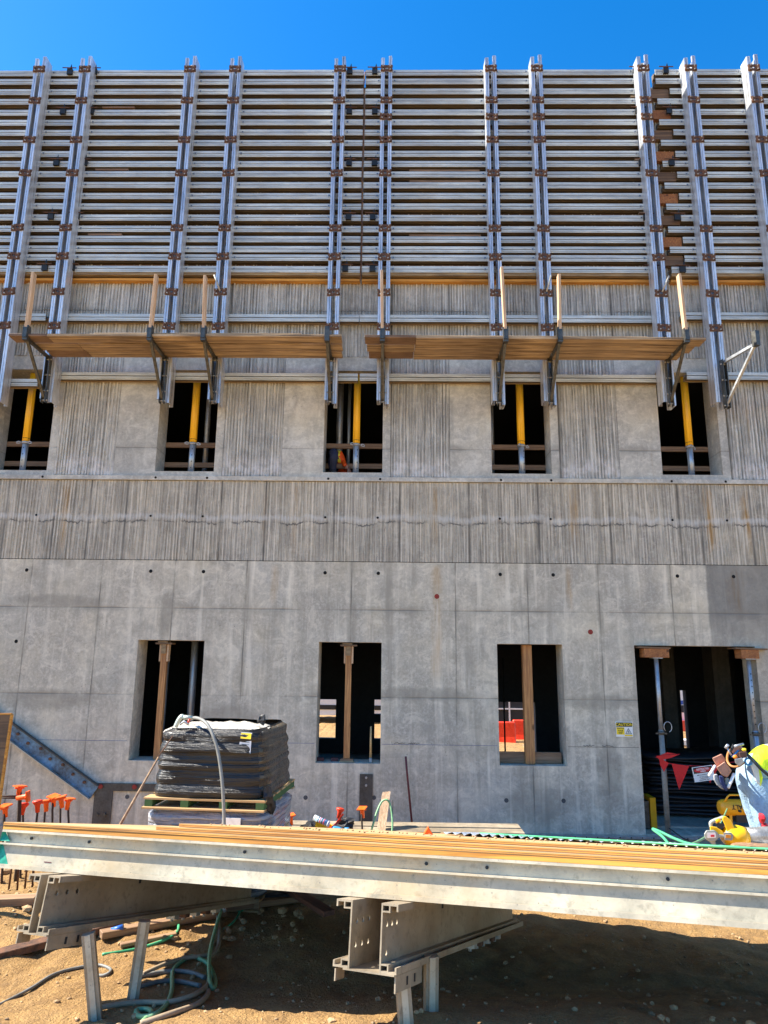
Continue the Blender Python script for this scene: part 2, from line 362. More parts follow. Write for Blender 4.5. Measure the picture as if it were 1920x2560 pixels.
g.bump(g.math('ADD', g.math('MULTIPLY', n2, 1.0), g.math('MULTIPLY', n3, .7)), .05, 1.0)
M['dirt'] = g.fin(c, .95)
b = MB(); nx, ny = len(gx), len(gy)
b.add([(x, y, gz(x, y)) for y in gy for x in gx], [(j*nx+i, j*nx+i+1, (j+1)*nx+i+1, (j+1)*nx+i) for j in range(ny-1) for i in range(nx-1)], M['dirt'], True)
tag(b.build('ground'), None, None, kind='structure')
# stones and clods: nobody could count them
M['stone'] = simple('pale_stone', (.46, .30, .15), .9, 0, .45, 12, bump=.01)
b = MB()
for i in range(1300):
    x = random.uniform(-3.3, 2.6); y = random.uniform(2.9, 6.4)
    r = random.choice([.004, .006, .008, .010, .016]) * random.uniform(.7, 1.5)
    if y > 4.8 and x < -.6: r *= random.uniform(1, 3.2)
    bm = bmesh.new(); bmesh.ops.create_icosphere(bm, subdivisions=1, radius=1); a = random.random()*9
    vs = [(x+(v.co.x*math.cos(a)-v.co.y*math.sin(a)*.7)*r*random.uniform(.8, 1.2), y+(v.co.x*math.sin(a)+v.co.y*math.cos(a)*.7)*r, gz(x, y)+r*.25+v.co.z*r*.6) for v in bm.verts]
    b.add(vs, [[v.index for v in f.verts] for f in bm.faces], M['stone']); bm.free()
tag(b.build('gravel'), 'small pale stones and clods scattered over the brown dirt', 'gravel', kind='stuff')

# ------------------------------------------------------------------ the building
bld = empty('concrete_building', (0, 10, -.6), 'unfinished cast concrete building with ribbed bands, window openings and a doorway', 'building')
inv = Matrix.Translation((0, -10, .6))
def bp(b, name, bev=0): 
    b.v = [(x, y-10, z+.6) for x, y, z in b.v]; return b.build(name, bld, bev)
X0, X1 = -8.6, 8.6; WT = .4
ULF = [-6.20+2.555*i for i in range(6)]            # upper windows, left edges
UW = [(x, x+.9, 4.47, 6.11) for x in ULF] 
LWN = [(-3.68, -2.72, .30, 1.95), (-1.07, -.17, .30, 1.95), (1.48, 2.41, .30, 1.95), (3.43, 5.14, -.56, 1.95), (6.4, 7.3, .3, 1.95)]
ZT = 11.3
def wall_grid(x0, x1, z0, z1, holes, matf, ribf=None, name='wall', y0=10.0):
    xs = sorted({x0, x1, *[q for h in holes for q in h[:2]]} | ({q for q in ribf[1] if x0 < q < x1} if ribf else set()))
    zs = sorted({z0, z1, *[q for h in holes for q in h[2:] if z0 < q < z1]} | ({q for q in ribf[2] if z0 < q < z1} if ribf else set()))
    def solid(i, j):
        if i < 0 or j < 0 or i >= len(xs)-1 or j >= len(zs)-1: return False
        cx = (xs[i]+xs[i+1])/2; cz = (zs[j]+zs[j+1])/2
        return not any(h[0] < cx < h[1] and h[2] < cz < h[3] for h in holes)
    b = MB(); rb = MB()
    for i in range(len(xs)-1):
        for j in range(len(zs)-1):
            if not solid(i, j): continue
            a, c_, d, e = xs[i], xs[i+1], zs[j], zs[j+1]
            if ribf and ribf[0]((a+c_)/2, (d+e)/2):
                rib_cell(rb, a, c_, d, e, y0, M['upr'])
                b.add([(a, y0+.03, d), (c_, y0+.03, d), (c_, y0+.03, e), (a, y0+.03, e)], [(0, 1, 2, 3)], matf)
            else: b.add([(a, y0, d), (c_, y0, d), (c_, y0, e), (a, y0, e)], [(0, 1, 2, 3)], matf)
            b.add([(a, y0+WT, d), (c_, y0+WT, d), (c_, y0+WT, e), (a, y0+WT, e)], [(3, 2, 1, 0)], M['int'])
            for (di, dj, q) in ((-1, 0, [(a, d), (a, e)]), (1, 0, [(c_, d), (c_, e)]), (0, -1, [(a, d), (c_, d)]), (0, 1, [(a, e), (c_, e)])):
                if not solid(i+di, j+dj):
                    (p0, q0), (p1, q1) = q
                    b.add([(p0, y0, q0), (p1, y0, q1), (p1, y0+WT, q1), (p0, y0+WT, q0)], [(0, 1, 2, 3)], matf)
    return b, rb
def rib_cell(b, x0, x1, z0, z1, y0, m, hs_=1.0):
    rnd = random.Random(int(x0*1000)+77); x = x0; P = [(x0, 0)]
    while x < x1-.05:
        w_ = rnd.uniform(.024, .042); h = hs_*rnd.choice([.012, .018, .022, .026]); gpp = rnd.uniform(.010, .022)
        if x+w_+gpp > x1-.01: break
        P += [(x+gpp*.5, 0), (x+gpp*.5+w_*.14, -h), (x+gpp*.5+w_*.86, -h*rnd.uniform(.85, 1)), (x+gpp*.5+w_, 0)]; x += w_+gpp
    P.append((x1, 0)); nz = max(2, int((z1-z0)/.05)); vs = []
    for j in range(nz+1):
        z = z0+(z1-z0)*j/nz
        for (x, h) in P:
            k = 1+.6*mnoise.noise(Vector((x*12, z*6, 4)))+.5*mnoise.noise(Vector((x*30, z*25, 4))); dx = .0025*mnoise.noise(Vector((x*9, z*14, 9)))
            e = 1 if 0 < P.index((x, h)) < len(P)-1 else 0
            vs.append((x+dx*e, y0+.004+h*max(.0, k)*1.0, z))
    n = len(P); fs = [(j*n+i, j*n+i+1, (j+1)*n+i+1, (j+1)*n+i) for j in range(nz) for i in range(n-1)]
    b.add(vs, fs, m, False)
b, _ = wall_grid(X0, X1, -.8, 3.115, LWN, M['wall']); bp(b, 'lower_wall')
b = MB(); edges = [X0]+list(RIBX)+[X1]
for i in range(len(edges)-1): rib_cell(b, edges[i], edges[i+1], 3.115, 4.32, 10.0, M['mid'], .5)
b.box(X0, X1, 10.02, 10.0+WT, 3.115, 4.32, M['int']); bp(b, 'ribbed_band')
b = MB()   # projecting ledge of two lifts with dark reglet
b.box(X0, X1, 9.965, 10.4, 4.327, 4.392, M['ups']); b.box(X0, X1, 10.03, 10.4, 4.32, 4.327, M['hole']); b.box(X0, X1, 10.03, 10.4, 4.392, 4.40, M['hole'])
bp(b, 'ledge')
b = MB()   # trim line between smooth wall and ribbed band
b.box(X0, X1, 9.998, 10.001, 3.108, 3.117, M['hole']); bp(b, 'joint_strip')
def isrib(x, z):
    if z > 6.34: return True
    return not any(L-.63 < x < L+.9+.12 for L in ULF)
rx = [q for L in ULF for q in (L-.63, L+1.02)]
b, rb = wall_grid(X0, X1, 4.40, ZT, UW, M['ups'], (isrib, rx, [6.34]), y0=10.0)
bp(b, 'upper_wall'); bp(rb, 'ribbed_panel')
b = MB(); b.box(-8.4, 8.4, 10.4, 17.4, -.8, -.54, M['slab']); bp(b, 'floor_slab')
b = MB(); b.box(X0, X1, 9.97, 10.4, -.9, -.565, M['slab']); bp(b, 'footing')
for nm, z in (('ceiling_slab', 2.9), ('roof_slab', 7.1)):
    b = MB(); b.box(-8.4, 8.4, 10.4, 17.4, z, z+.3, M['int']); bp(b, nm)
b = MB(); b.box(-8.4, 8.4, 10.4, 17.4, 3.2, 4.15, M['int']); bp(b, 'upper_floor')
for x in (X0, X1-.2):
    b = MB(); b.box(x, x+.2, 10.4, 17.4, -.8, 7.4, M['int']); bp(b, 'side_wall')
def H(x0, y0, x1, y1, Y=17.4):
    a = W(x0, y0, Y); c_ = W(x1, y1, Y); return (a.x, c_.x, c_.z, a.z)
bh = [H(790, 1748, 838, 1846), H(936, 1749, 980, 1786), H(936, 1806, 980, 1848), H(1200, 1754, 1342, 1892), H(1700, 1726, 1727, 1892), H(1612, 1745, 1618, 1870)]
def bwall(x0, x1, z0, z1, holes):
    xs = sorted({x0, x1, *[q for h in holes for q in h[:2]]}); zs = sorted({z0, z1, *[q for h in holes for q in h[2:]]}); b = MB()
    for i in range(len(xs)-1):
        for j in range(len(zs)-1):
            cx = (xs[i]+xs[i+1])/2; cz = (zs[j]+zs[j+1])/2
            if any(h[0] < cx < h[1] and h[2] < cz < h[3] for h in holes): continue
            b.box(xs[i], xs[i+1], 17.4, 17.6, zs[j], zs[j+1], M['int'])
    return b
bp(bwall(X0, X1, -.9, 7.4, bh), 'back_wall')
M['colm'] = concrete('shaded_column_concrete', tone=.16)  # wall concrete toned down, the unlit interior put into the colour
M['colp'] = simple('weathered_tube', (.30, .28, .24), .6, .3, .35, 8)
for px, wd, Y in ((1680, .24, 13.2), (1815, .30, 12.6)):
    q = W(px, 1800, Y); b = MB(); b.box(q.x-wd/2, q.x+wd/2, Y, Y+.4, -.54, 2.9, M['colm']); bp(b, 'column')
# tie holes and form-cone marks
def disc(b, x, z, r, m, y=9.997, n=14): b.add([(x+r*math.cos(2*math.pi*k/n), y, z+r*math.sin(2*math.pi*k/n)) for k in range(n)]+[(x+r*.6*math.cos(2*math.pi*k/n), y+.002, z+r*.6*math.sin(2*math.pi*k/n)) for k in range(n)], [tuple(range(n, 2*n))]+[(k, (k+1) % n, n+(k+1) % n, n+k) for k in range(n)], m)
for x in (-5.42, -3.58, -2.80, -1.01, -.23, 1.55, 2.32, 4.12, 4.93, -5.45): 
    b = MB(); disc(b, x, 1.91 if x == -5.45 else 2.945, .026, M['hole']); bp(b, 'tie_hole')
for x in (-5.36, -3.64, -2.86, -1.03, -.25, 1.56, 2.31, 4.10, 4.9):
    b = MB(); disc(b, x, 3.77, .018, M['hole'], y=9.970); bp(b, 'tie_hole')
    b = MB(); disc(b, x+.03, 4.36, .018, M['hole'], y=9.962); bp(b, 'tie_hole')
M['reddot'] = simple('red_marker_paint', (.25, .03, .02), .8)
M['plug'] = simple('dark_mortar', (.09, .09, .09), .9)
for x, z in ((.624, 2.616), (2.82, 2.13)):
    b = MB(); disc(b, x, z, .036, M['reddot']); bp(b, 'red_plug')
for x, z in ((-1.19, -.153), (-.25, -.141), (1.56, -.152), (2.339, -.147), (-3.651, -.176)):
    b = MB(); disc(b, x, z, .03, M['plug']); bp(b, 'tie_hole')
# chalk line and pencilled notes on the wall
M['chalk'] = simple('blue_chalk', (.10, .13, .26), .95)
M['ink'] = simple('marker_ink', (.03, .03, .04), .9)
b = MB()
for x0, x1 in ((-5.0, -3.72), (-1.9, -1.09), (-.15, 1.45), (2.43, 3.41)): b.box(x0, x1, 9.9975, 9.999, .556, .561, M['chalk'] if x0 < 0 else M['plug'])
bp(b, 'chalk_line')
for cx in (.1, .3, 2.72, 2.98):
    b = MB(); x = cx-.08
    while x < cx+.07:
        l = random.uniform(.006, .018); b.beam((x, 9.997, .575+random.uniform(-.008, .008)), (x+l, 9.997, .575+random.uniform(-.012, .014)), .002, .004, M['ink']); x += l*.9
    bp(b, 'pencil_note')
# embedded steel plates
M['mill'] = simple('mill_scale_steel', (.085, .08, .07), .6, .4, .6, 6, c2=(.05, .045, .04))
M['bluep'] = simple('worn_blue_primer', (.12, .22, .32), .7, .1, .7, 5, c2=(.06, .055, .05))
M['bar'] = simple('bare_steel_edge', (.45, .42, .36), .6, .5)
t = empty('stair_stringer', (-5.4, 9.98, .7), 'sloping steel stringer channel with worn blue primer fixed on the lower left wall', 'stair stringer')
b = MB(); a = Vector((-5.75, 9.96, .93)); e = Vector((-4.09, 9.96, -.11))
b.beam(a, e, .02, .20, M['bluep']); o = b.build('web', t, loc=-t.location)
b = MB(); d = (e-a).normalized(); nrm = Vector((d.z, 0, -d.x))*-.1
for sgn, m in ((1, 'mill'), (-1, 'bar')): b.beam(a+nrm*sgn+Vector((0, -.03, 0)), e+nrm*sgn+Vector((0, -.03, 0)), .07, .012, M[m])
b.build('flange', t, loc=-t.location)
for i in range(9):
    q = a.lerp(e, .1+.1*i) + nrm*random.uniform(-.5, .5); b = MB(); b.tube([q+Vector((0, .01, 0)), q+Vector((0, -.03, 0))], .022, M['rust'], 6); b.build('bolt', t, loc=-t.location)
t = empty('embed_plate', (-3.98, 9.99, -.6), 'tall dark steel plate with a horizontal arm set in the wall left of the pallets', 'steel plate')
b = MB(); b.box(-4.10, -3.85, 9.975, 9.996, -.62, .0, M['mill']); b.build('plate', t, loc=-t.location)
b = MB(); b.box(-3.85, -3.0, 9.972, 9.994, -.10, .0, M['mill']); b.build('arm', t, loc=-t.location)
for x in (-4.02, -3.55, -3.2):
    b = MB(); b.tube([(x, 9.98, -.04), (x, 9.955, -.04)], .032, M['reddot'], 10); b.build('red_cap', t, loc=-t.location)
for z in (-.40, ):
    for x in (-4.03, -3.93): b = MB(); b.tube([(x, 9.98, z), (x, 9.955, z)], .018, M['steel'], 8); b.build('bolt', t, loc=-t.location)
t = empty('embed_plate', (-.36, 9.99, -.55), 'narrow dark steel plate on the wall below the middle lower window', 'steel plate')
b = MB(); b.box(-.45, -.27, 9.985, 9.997, -.55, .165, M['mill']); b.build('plate', t, loc=-t.location)
for z in (.12, .02): b = MB(); b.tube([(-.36, 9.99, z), (-.36, 9.96, z)], .016, M['galv'], 8); b.build('bolt', t, loc=-t.location)
b = MB(); M['dred'] = simple('dark_red_bar', (.12, .02, .025), .6)
b.tube([(.18, 9.93, .41), (.2, 9.93, .2), (.285, 9.9, -.6)], .014, M['dred'], 8)
tag(b.build('steel_bar'), 'thin dark red bar leaning on the wall between the middle lower windows', 'bar')
# thin pale flashing along the foot of the wall
b = MB(); b.box(1.0, 5.2, 9.93, 9.965, -.60, -.575, M['galv'])
for i in range(28): b.box(1.1+.15*i, 1.115+.15*i, 9.925, 9.93, -.595, -.58, M['dark'])
tag(b.build('flashing_strip'), 'thin pale metal strip along the foot of the wall by the doorway', 'flashing')

# caution sign
M['white'] = simple('white_sign', (.78, .78, .76), .5, 0, .05, 3)
M['syel'] = simple('sign_yellow', (.85, .62, .02), .5, 0, .06, 3)
M['sblk'] = simple('sign_black', (.01, .01, .01), .5)
t = empty('caution_sign', (3.10, 9.99, .70), 'yellow, black and white CAUTION sign on the concrete left of the doorway', 'sign')
b = MB(); b.box(0, .235, -.004, .004, 0, .20, M['white']); b.build('panel', t)
b = MB(); b.box(.008, .227, -.006, -.0041, .135, .192, M['sblk']); b.build('header', t)
b = MB(); b.box(.008, .118, -.006, -.0041, .03, .128, M['syel']); b.box(.118, .227, -.006, -.0041, .01, .03, M['syel']); b.build('yellow_field', t)
FR = Matrix.Rotation(R(90), 4, 'X')     # text facing -Y
text_mesh('CAUTION', .052, M['syel'], t, 'lettering', Matrix.Translation((.1175, -.007, .163)) @ FR)
for s_, z in (('WATCH', .112), ('YOUR', .08), ('STEP', .05)): text_mesh(s_, .026, M['sblk'], t, 'lettering', Matrix.Translation((.062, -.007, z)) @ FR)
b = MB()
T = [(.128, .038), (.218, .038), (.173, .118)]; T2 = [(.139, .045), (.207, .045), (.173, .104)]
for k in range(3):
    a, c_, d, e = T[k], T[(k+1) % 3], T2[(k+1) % 3], T2[k]
    b.add([(a[0], -.0065, a[1]), (c_[0], -.0065, c_[1]), (d[0], -.0065, d[1]), (e[0], -.0065, e[1])], [(0, 1, 2, 3)], M['sblk'])
b.box(.160, .186, -.0066, -.0062, .053, .058, M['sblk']); b.beam((.162, -.0064, .072), (.184, -.0064, .064), .0005, .008, M['sblk']); b.box(.168, .177, -.0066, -.0062, .076, .085, M['sblk'])
b.build('warning_symbol', t)

# ------------------------------------------------------------------ wall formwork
def z_at(py, px=200, Y=9.84): return W(px, py, Y).z
JZ = [z_at(y) for y in (182, 204, 229, 254, 281, 306, 331, 357, 384, 409, 435, 462, 489, 515, 543, 571, 597, 621, 643, 671)]
JH = .108
def joist_mesh(L, over=0.0, nm=None):
    b = MB(); h = JH/2; A = M['alu']
    b.box(0, L, 0, .012, .006, h*.62, A); b.box(0, L, 0, .012, -h*.62, -.006, A)      # twin front flange with the bolt slot
    b.box(0, L, .004, .014, h*.66, h, A); b.box(0, L, .004, .014, -h, -h*.66, A)
    b.box(0, L, .0141, .022, -h*.8, h*.8, M['dark'])
    b.box(0, L, .022, .085, -.006, .006, M['aluweb'])                            # web
    b.box(0, L, .085, .094, -h*.8, h*.8, M['aluweb'])
    b.box(0, L+over, .094, .14, -.045, .045, nm or M['naild'])
    return b
SBX = [-7.8, -6.02, -5.25, -3.48, -2.72, -.97, -.19, 1.54, 2.30, 4.06, 4.84, 5.87, 6.63]
PLZ = [z_at(y, 90, 9.62) for y in (171, 249, 347, 430, 567, 638, 727, 812)]
SBT, SBB = 11.6, 5.49
def channel(side, z0, z1):
    b = MB(); s_ = side; A = M['aluv']
    xo = s_*.092; xi = s_*.034
    b.box(min(xo, xo-s_*.006), max(xo, xo-s_*.006), .0, .2, z0, z1, A)
    for y in (0, .190):                                                        # flanges with a slot down the middle
        xs = sorted((xo-s_*.0061, xo-s_*.030)); b.box(xs[0], xs[1], y, y+.010, z0, z1, A)
        xs = sorted((xo-s_*.036, xi)); b.box(xs[0], xs[1], y, y+.010, z0, z1, A)
        xs = sorted((xo-s_*.0299, xo-s_*.0361)); b.box(xs[0], xs[1], y+.006, y+.009, z0, z1, M['dark'])
    xs = sorted((xi, xi+s_*.005)); b.box(xs[0], xs[1], .0101, .03, z0, z1, A)
    return b
chm = {}
def strongback(par, x, top=SBT, bot=SBB, extra=False):
    px = par.location
    sb = None
    for s_ in (-1, 1):
        k = (s_, round(top, 2), round(bot+.0*s_, 2))
        if k not in chm: o = channel(s_, bot-(.0 if s_ < 0 else .06), top+(.0 if s_ > 0 else -.04)).build('strongback_channel'); chm[k] = o.data
        else: o = bpy.data.objects.new('strongback_channel', chm[k]); sc.collection.objects.link(o)
        o.parent = par; o.location = (x-px.x, 9.64-px.y, -px.z)
        if sb is None: sb = o
    zs = list(PLZ)
    if extra: zs.insert(2, z_at(290, 900, 9.62))
    for z in zs:
        if z < bot+.15: continue
        if 'tp' not in chm:
            b = MB(); Q = M['rust']
            b.box(-.1, .1, -.016, -.002, .018, .058, Q); b.box(-.1, .1, -.016, -.002, -.058, -.018, Q)
            b.box(-.092, -.024, -.016, -.002, -.018, .018, Q); b.box(.024, .092, -.016, -.002, -.018, .018, Q)
            for u in (-.075, .075): b.box(u-.014, u+.014, -.03, -.016, -.05, .05, Q)
            for u in (-.06, .06):
                for v in (-.035, .035): b.tube([(u, -.016, v), (u, -.034, v)], .011, M['bar'], 6)
            chm['tp'] = b.build('tie_bracket').data; bpy.data.objects.remove(bpy.data.objects['tie_bracket'])
        o = bpy.data.objects.new('tie_bracket', chm['tp']); sc.collection.objects.link(o)
        o.parent = par; o.location = (x-px.x+random.uniform(-.004, .004), 9.64-px.y, z-px.z); o.rotation_euler = (0, R(random.uniform(-5, 5)), 0)
    # cross plate at the head of the pair
    b = MB(); b.box(-.03, .03, .10, .13, top-.22, top-.12, M['bar']); b.tube([(-.05, .115, top-.1), (.05, .115, top-.07)], .012, M['bar'], 6)
    b.build('head_pin', par, loc=(x-px.x, 9.64-px.y, -px.z))
PANELS = [(-8.45, -5.44, 'aluminium wall form left of the first joint at the left picture edge', 0, 0),
          (-5.40, -.58, 'wide aluminium wall form filling the left half between two clamped joints', 0, 0),
          (-.55, 4.20, 'wide aluminium wall form filling the right half above the right scaffold', 0, 0),
          (4.34, 8.4, 'aluminium wall form right of the gapped joint at the right edge', 0, .06)]
for pi, (xa, xb, lab, dz, wz) in enumerate(PANELS):
    t = empty('wall_form', ((xa+xb)/2, 9.84, 7.5), lab, 'formwork panel', 'aluminium wall forms hung along the top of the wall')
    off = -t.location
    L = xb-xa
    jm = joist_mesh(L).build('joist'); me = jm.data; bpy.data.objects.remove(jm)
    short = None
    for i, z in enumerate(JZ):
        o = bpy.data.objects.new('joist', me); sc.collection.objects.link(o); o.parent = t
        o.location = (xa-t.location.x, 0, z-t.location.z)
        if pi == 3 and i % 2 == 0 and i > 0:
            if short is None: q = joist_mesh(L-.22).build('joist'); short = q.data; bpy.data.objects.remove(q)
            o.data = short; o.location.x += .22
        if pi == 0: o.location.x += 0
        o.location.z += random.uniform(-.004, .004)
    for z, dxe in ((6.93+wz, .12 if pi == 3 else -.02), (5.945+(.05 if pi == 3 else (-.115 if pi == 0 else 0)), .10 if pi == 3 else .0)):
        Lw = L-dxe-(0 if pi else .08)
        b = joist_mesh(Lw, .03 if pi == 0 else 0, M['nail']); o = b.build('waler', t); o.location = (xa-t.location.x+dxe, .01, z-t.location.z)
        o.scale.z = 1.08
    zb = JZ[-1]-.075
    b = MB(); b.box(xa, xb, 9.9825, 9.9985, zb-.06, JZ[0]+.06, M['ply']); b.build('plywood_face', t, loc=off)
    b = MB(); b.box(xa, xb, 9.86, 9.975, zb-.022, zb+.025, M['nail']); b.build('bottom_rail', t, loc=off)
    b = MB(); b.box(xa, xb, 9.90, 9.9995, zb-.10, zb-.0601, M['orange_ply']); b.build('plywood_edge', t, loc=off)
    for x in SBX:
        if xa < x < xb: strongback(t, x, SBT+random.uniform(-.02, .01), SBB if x < 4.9 else SBB, extra=x in (-.19, 1.54, 2.30, 4.06))
    # bolt washers where joists cross the strongbacks
    b = MB()
    for x in SBX:
        if xa < x < xb:
            for z in JZ:
                for s_ in (-1, 1):
                    if xa+.15 < x+s_*.135 < xb-.05: b.box(x+s_*.135-.016, x+s_*.135+.016, 9.832, 9.8395, z-.018, z+.018, M['galv']); b.tube([(x+s_*.135, 9.833, z), (x+s_*.135, 9.826, z)], .008, M['dark'], 6)
    if b.v: tag(b.build('joist_clamp', t, loc=off), None, None)
    ends = {0: [xb-.18], 1: [xa+.22, xb-.22], 2: [xa+.17, xb-.2], 3: [xa+.15]}[pi]
    for x in ends:
        for i in (0, 4, 9, 14, 19):
            z = JZ[i]+.02; b = MB(); xx = x+random.uniform(-.02, .02)
            b.box(xx-.045, xx+.045, 9.80, 9.835, z-.075, z+.03, M['dark']); b.prism([(-.02, 0), (.02, 0), (.004, .09)], .01, M['dark'], Matrix.Translation((xx+.02, 9.81, z+.03)) @ FR)
            b.beam((xx-.12, 9.79, z+.035), (xx+.12, 9.79, z+.03), .012, .012, M['rust'])
            b.build('corner_clip', t, loc=off)
    if pi == 3:
        for i in range(1, 20):
            b = MB(); z = JZ[i]
            if i % 2 == 0: b.box(4.20+.002, 4.56, 9.90, 9.98, z-.085, z+.085, M['ply'] if i % 4 else M['firb'])
            if b.v: b.build('filler_board', t, loc=off)
        for z in (JZ[2]-.1, JZ[8]-.1, JZ[13]-.1): b = MB(); b.box(3.9, 4.18, 9.85, 9.97, z-.012, z+.012, M['plank']); b.build('shim', t, loc=off)
    if pi == 2:
        for z in (JZ[10]+.09, JZ[11]+.09, JZ[16]+.09): b = MB(); b.box(.2, 1.35, 9.86, 9.9, z-.012, z+.01, M['firx']); b.build('shim', t, loc=off)
    if pi == 1:
        for z in (JZ[3]-.09, JZ[9]-.09, JZ[15]-.09): b = MB(); b.box(-5.0, -4.45, 9.86, 9.9, z-.012, z+.01, M['firx']); b.build('shim', t, loc=off)
# rebar threaded through the joint gap
for x in (-5.42, -.565):
    b = MB(); b.tube([(x+random.uniform(-.012, .012), 9.82, z) for z in [11.45-.3*i for i in range(14)]], .011, M['rust'], 6)
    tag(b.build('tie_rod'), 'rusty vertical rod down the form joint '+('near the left picture edge' if x < -3 else 'in the middle of the wall'), 'rod', 'rusty rods down the form joints')

# ------------------------------------------------------------------ scaffold brackets, planks, uprights
def bracket_meshes(m1, m2):
    t = empty('scaffold_bracket')
    b = MB(); b.box(-.02, .02, -.72, .0, -.04, .0, m1); b.box(-.034, .034, -.74, -.66, -.06, .16, m2); b.build('arm', t)
    b = MB(); b.beam((.0, -.66, -.04), (0, -.03, -.68), .038, .03, m1); b.build('brace', t)
    b = MB()
    for s_ in (-1, 1): b.box(s_*.03-.005, s_*.03+.005, -.075, .0, -.74, .02, m2)
    for z in (-.05, -.3, -.55, -.7): b.tube([(-.05, -.04, z), (.05, -.04, z)], .012, M['bar'], 6)
    b.build('back_leg', t)
    return t
PZ = 6.165
BX = [-5.25, -3.48, -2.72, -.97, -.19, 1.54, 2.30, 4.06]
WH = ['under the far left end of the left walkway', 'second from left under the left walkway', 'third from left under the left walkway', 'under the right end of the left walkway',
      'under the left end of the right walkway', 'second from left under the right walkway', 'third from left under the right walkway', 'under the right end of the right walkway']
br = bracket_meshes(M['steel'], M['steel'])
for i, x in enumerate(BX):
    o = br if i == 0 else dup(br, (0, 0, 0))
    o.location = (x, 9.635, PZ-.022); tag(o, 'dark steel scaffold bracket '+WH[i], 'bracket', 'scaffold brackets carrying the walkways')
lone = bracket_meshes(M['galv'], M['steel']); lone.location = (4.87, 9.635, PZ-.05); lone.rotation_euler = (0, 0, R(14))
tag(lone, 'bare grey scaffold bracket without planks right of the right walkway', 'bracket', 'scaffold brackets carrying the walkways')
UPT = {-5.25: 592, -3.48: 596, -2.72: 598, -.19: 586, 1.54: 578, 2.30: 593, 4.06: 592}
for i, (x, ty) in enumerate(UPT.items()):
    zt = W(900, ty*1.1573, 8.93).z
    t = empty('timber_upright', (x+.0, 8.935, PZ+.0)); b = MB(); ln = random.uniform(-.035, .035)
    b.beam((0, 0, .0), (ln, -.0, zt-PZ), .038, .088, M['post'], up=(0, 1, 0)); b.build('post', t, .003)
    b = MB(); b.box(-.03, .03, -.055, .055, -.05, .10, M['steel']); b.build('socket', t)
    tag(t, ['short pinkish timber upright on the far left scaffold bracket', 'timber upright second from left, left walkway', 'timber upright third from left, left walkway', 'timber upright at the left end of the right walkway',
            'tall timber upright second from left on the right walkway', 'timber upright third from left on the right walkway', 'sunlit timber upright at the right end of the right walkway'][i], 'timber post', 'timber uprights along the walkways')
def plank(x0, x1, y, z, m, lab, wd=.218, th=.04, tl=0):
    b = MB(); n = 8; 
    b.box(0, x1-x0, -wd/2, wd/2, 0, th, m)
    o = b.build('scaffold_plank', None, .004); o.location = (x0, y, z); o.rotation_euler = (0, 0, R(random.uniform(-.25, .25)))
    return tag(o, lab, 'plank', 'planks of the two scaffold walkways')
z = PZ-.02
plank(-5.5, -4.95, 9.03, z, M['plankd'], 'dark short plank end at the outer left tip of the left walkway')
plank(-4.95, -.77, 9.03, z, M['plank'], 'long outer plank of the left walkway')
plank(-5.32, -4.62, 9.28, z, M['plank'], 'short middle plank at the left of the left walkway')
plank(-4.615, -.78, 9.28, z, M['plank'], 'long middle plank of the left walkway')
plank(-5.2, -4.6, 9.515, z, M['plankd'], 'short inner plank at the left of the left walkway', .22)
plank(-4.595, -.80, 9.515, z, M['plank'], 'long inner plank of the left walkway', .22)
plank(-4.3, -1.35, 9.08, z+.043, M['plank'], 'upper plank lying on top of the left walkway')
plank(-.44, .28, 9.03, z, M['plankd'], 'short outer plank at the left of the right walkway')
plank(.285, 4.34, 9.03, z-.012, M['plank'], 'long outer plank of the right walkway')
plank(-.42, .27, 9.28, z, M['plank'], 'short middle plank at the left of the right walkway')
plank(.275, 4.28, 9.28, z-.012, M['plank'], 'long middle plank of the right walkway')
plank(-.40, .26, 9.515, z, M['plankd'], 'short inner plank at the left of the right walkway', .22)
plank(.265, 4.2, 9.515, z-.012, M['plank'], 'long inner plank of the right walkway', .22)
plank(.2, 3.55, 9.1, z+.033, M['plank'], 'upper plank lying on top of the right walkway')
# loose handles on the lowest brackets
for i, (x, z, a) in enumerate(((-2.72, PLZ[6], -35), (4.06, PLZ[6], 40), (2.30, PLZ[6], 25))):
    b = MB(); b.tube([(0, 0, 0), (.16*math.sin(R(a)), -.05, .24)], .014, M['bar'], 6)
    o = b.build('loose_rod'); o.location = (x, 9.6, z)
    tag(o, ['thin rod sticking up left from the bracket of the third left strongback', 'pale rod leaning out beside the sunlit right upright', 'thin rod beside the third upright of the right walkway'][i], 'rod')

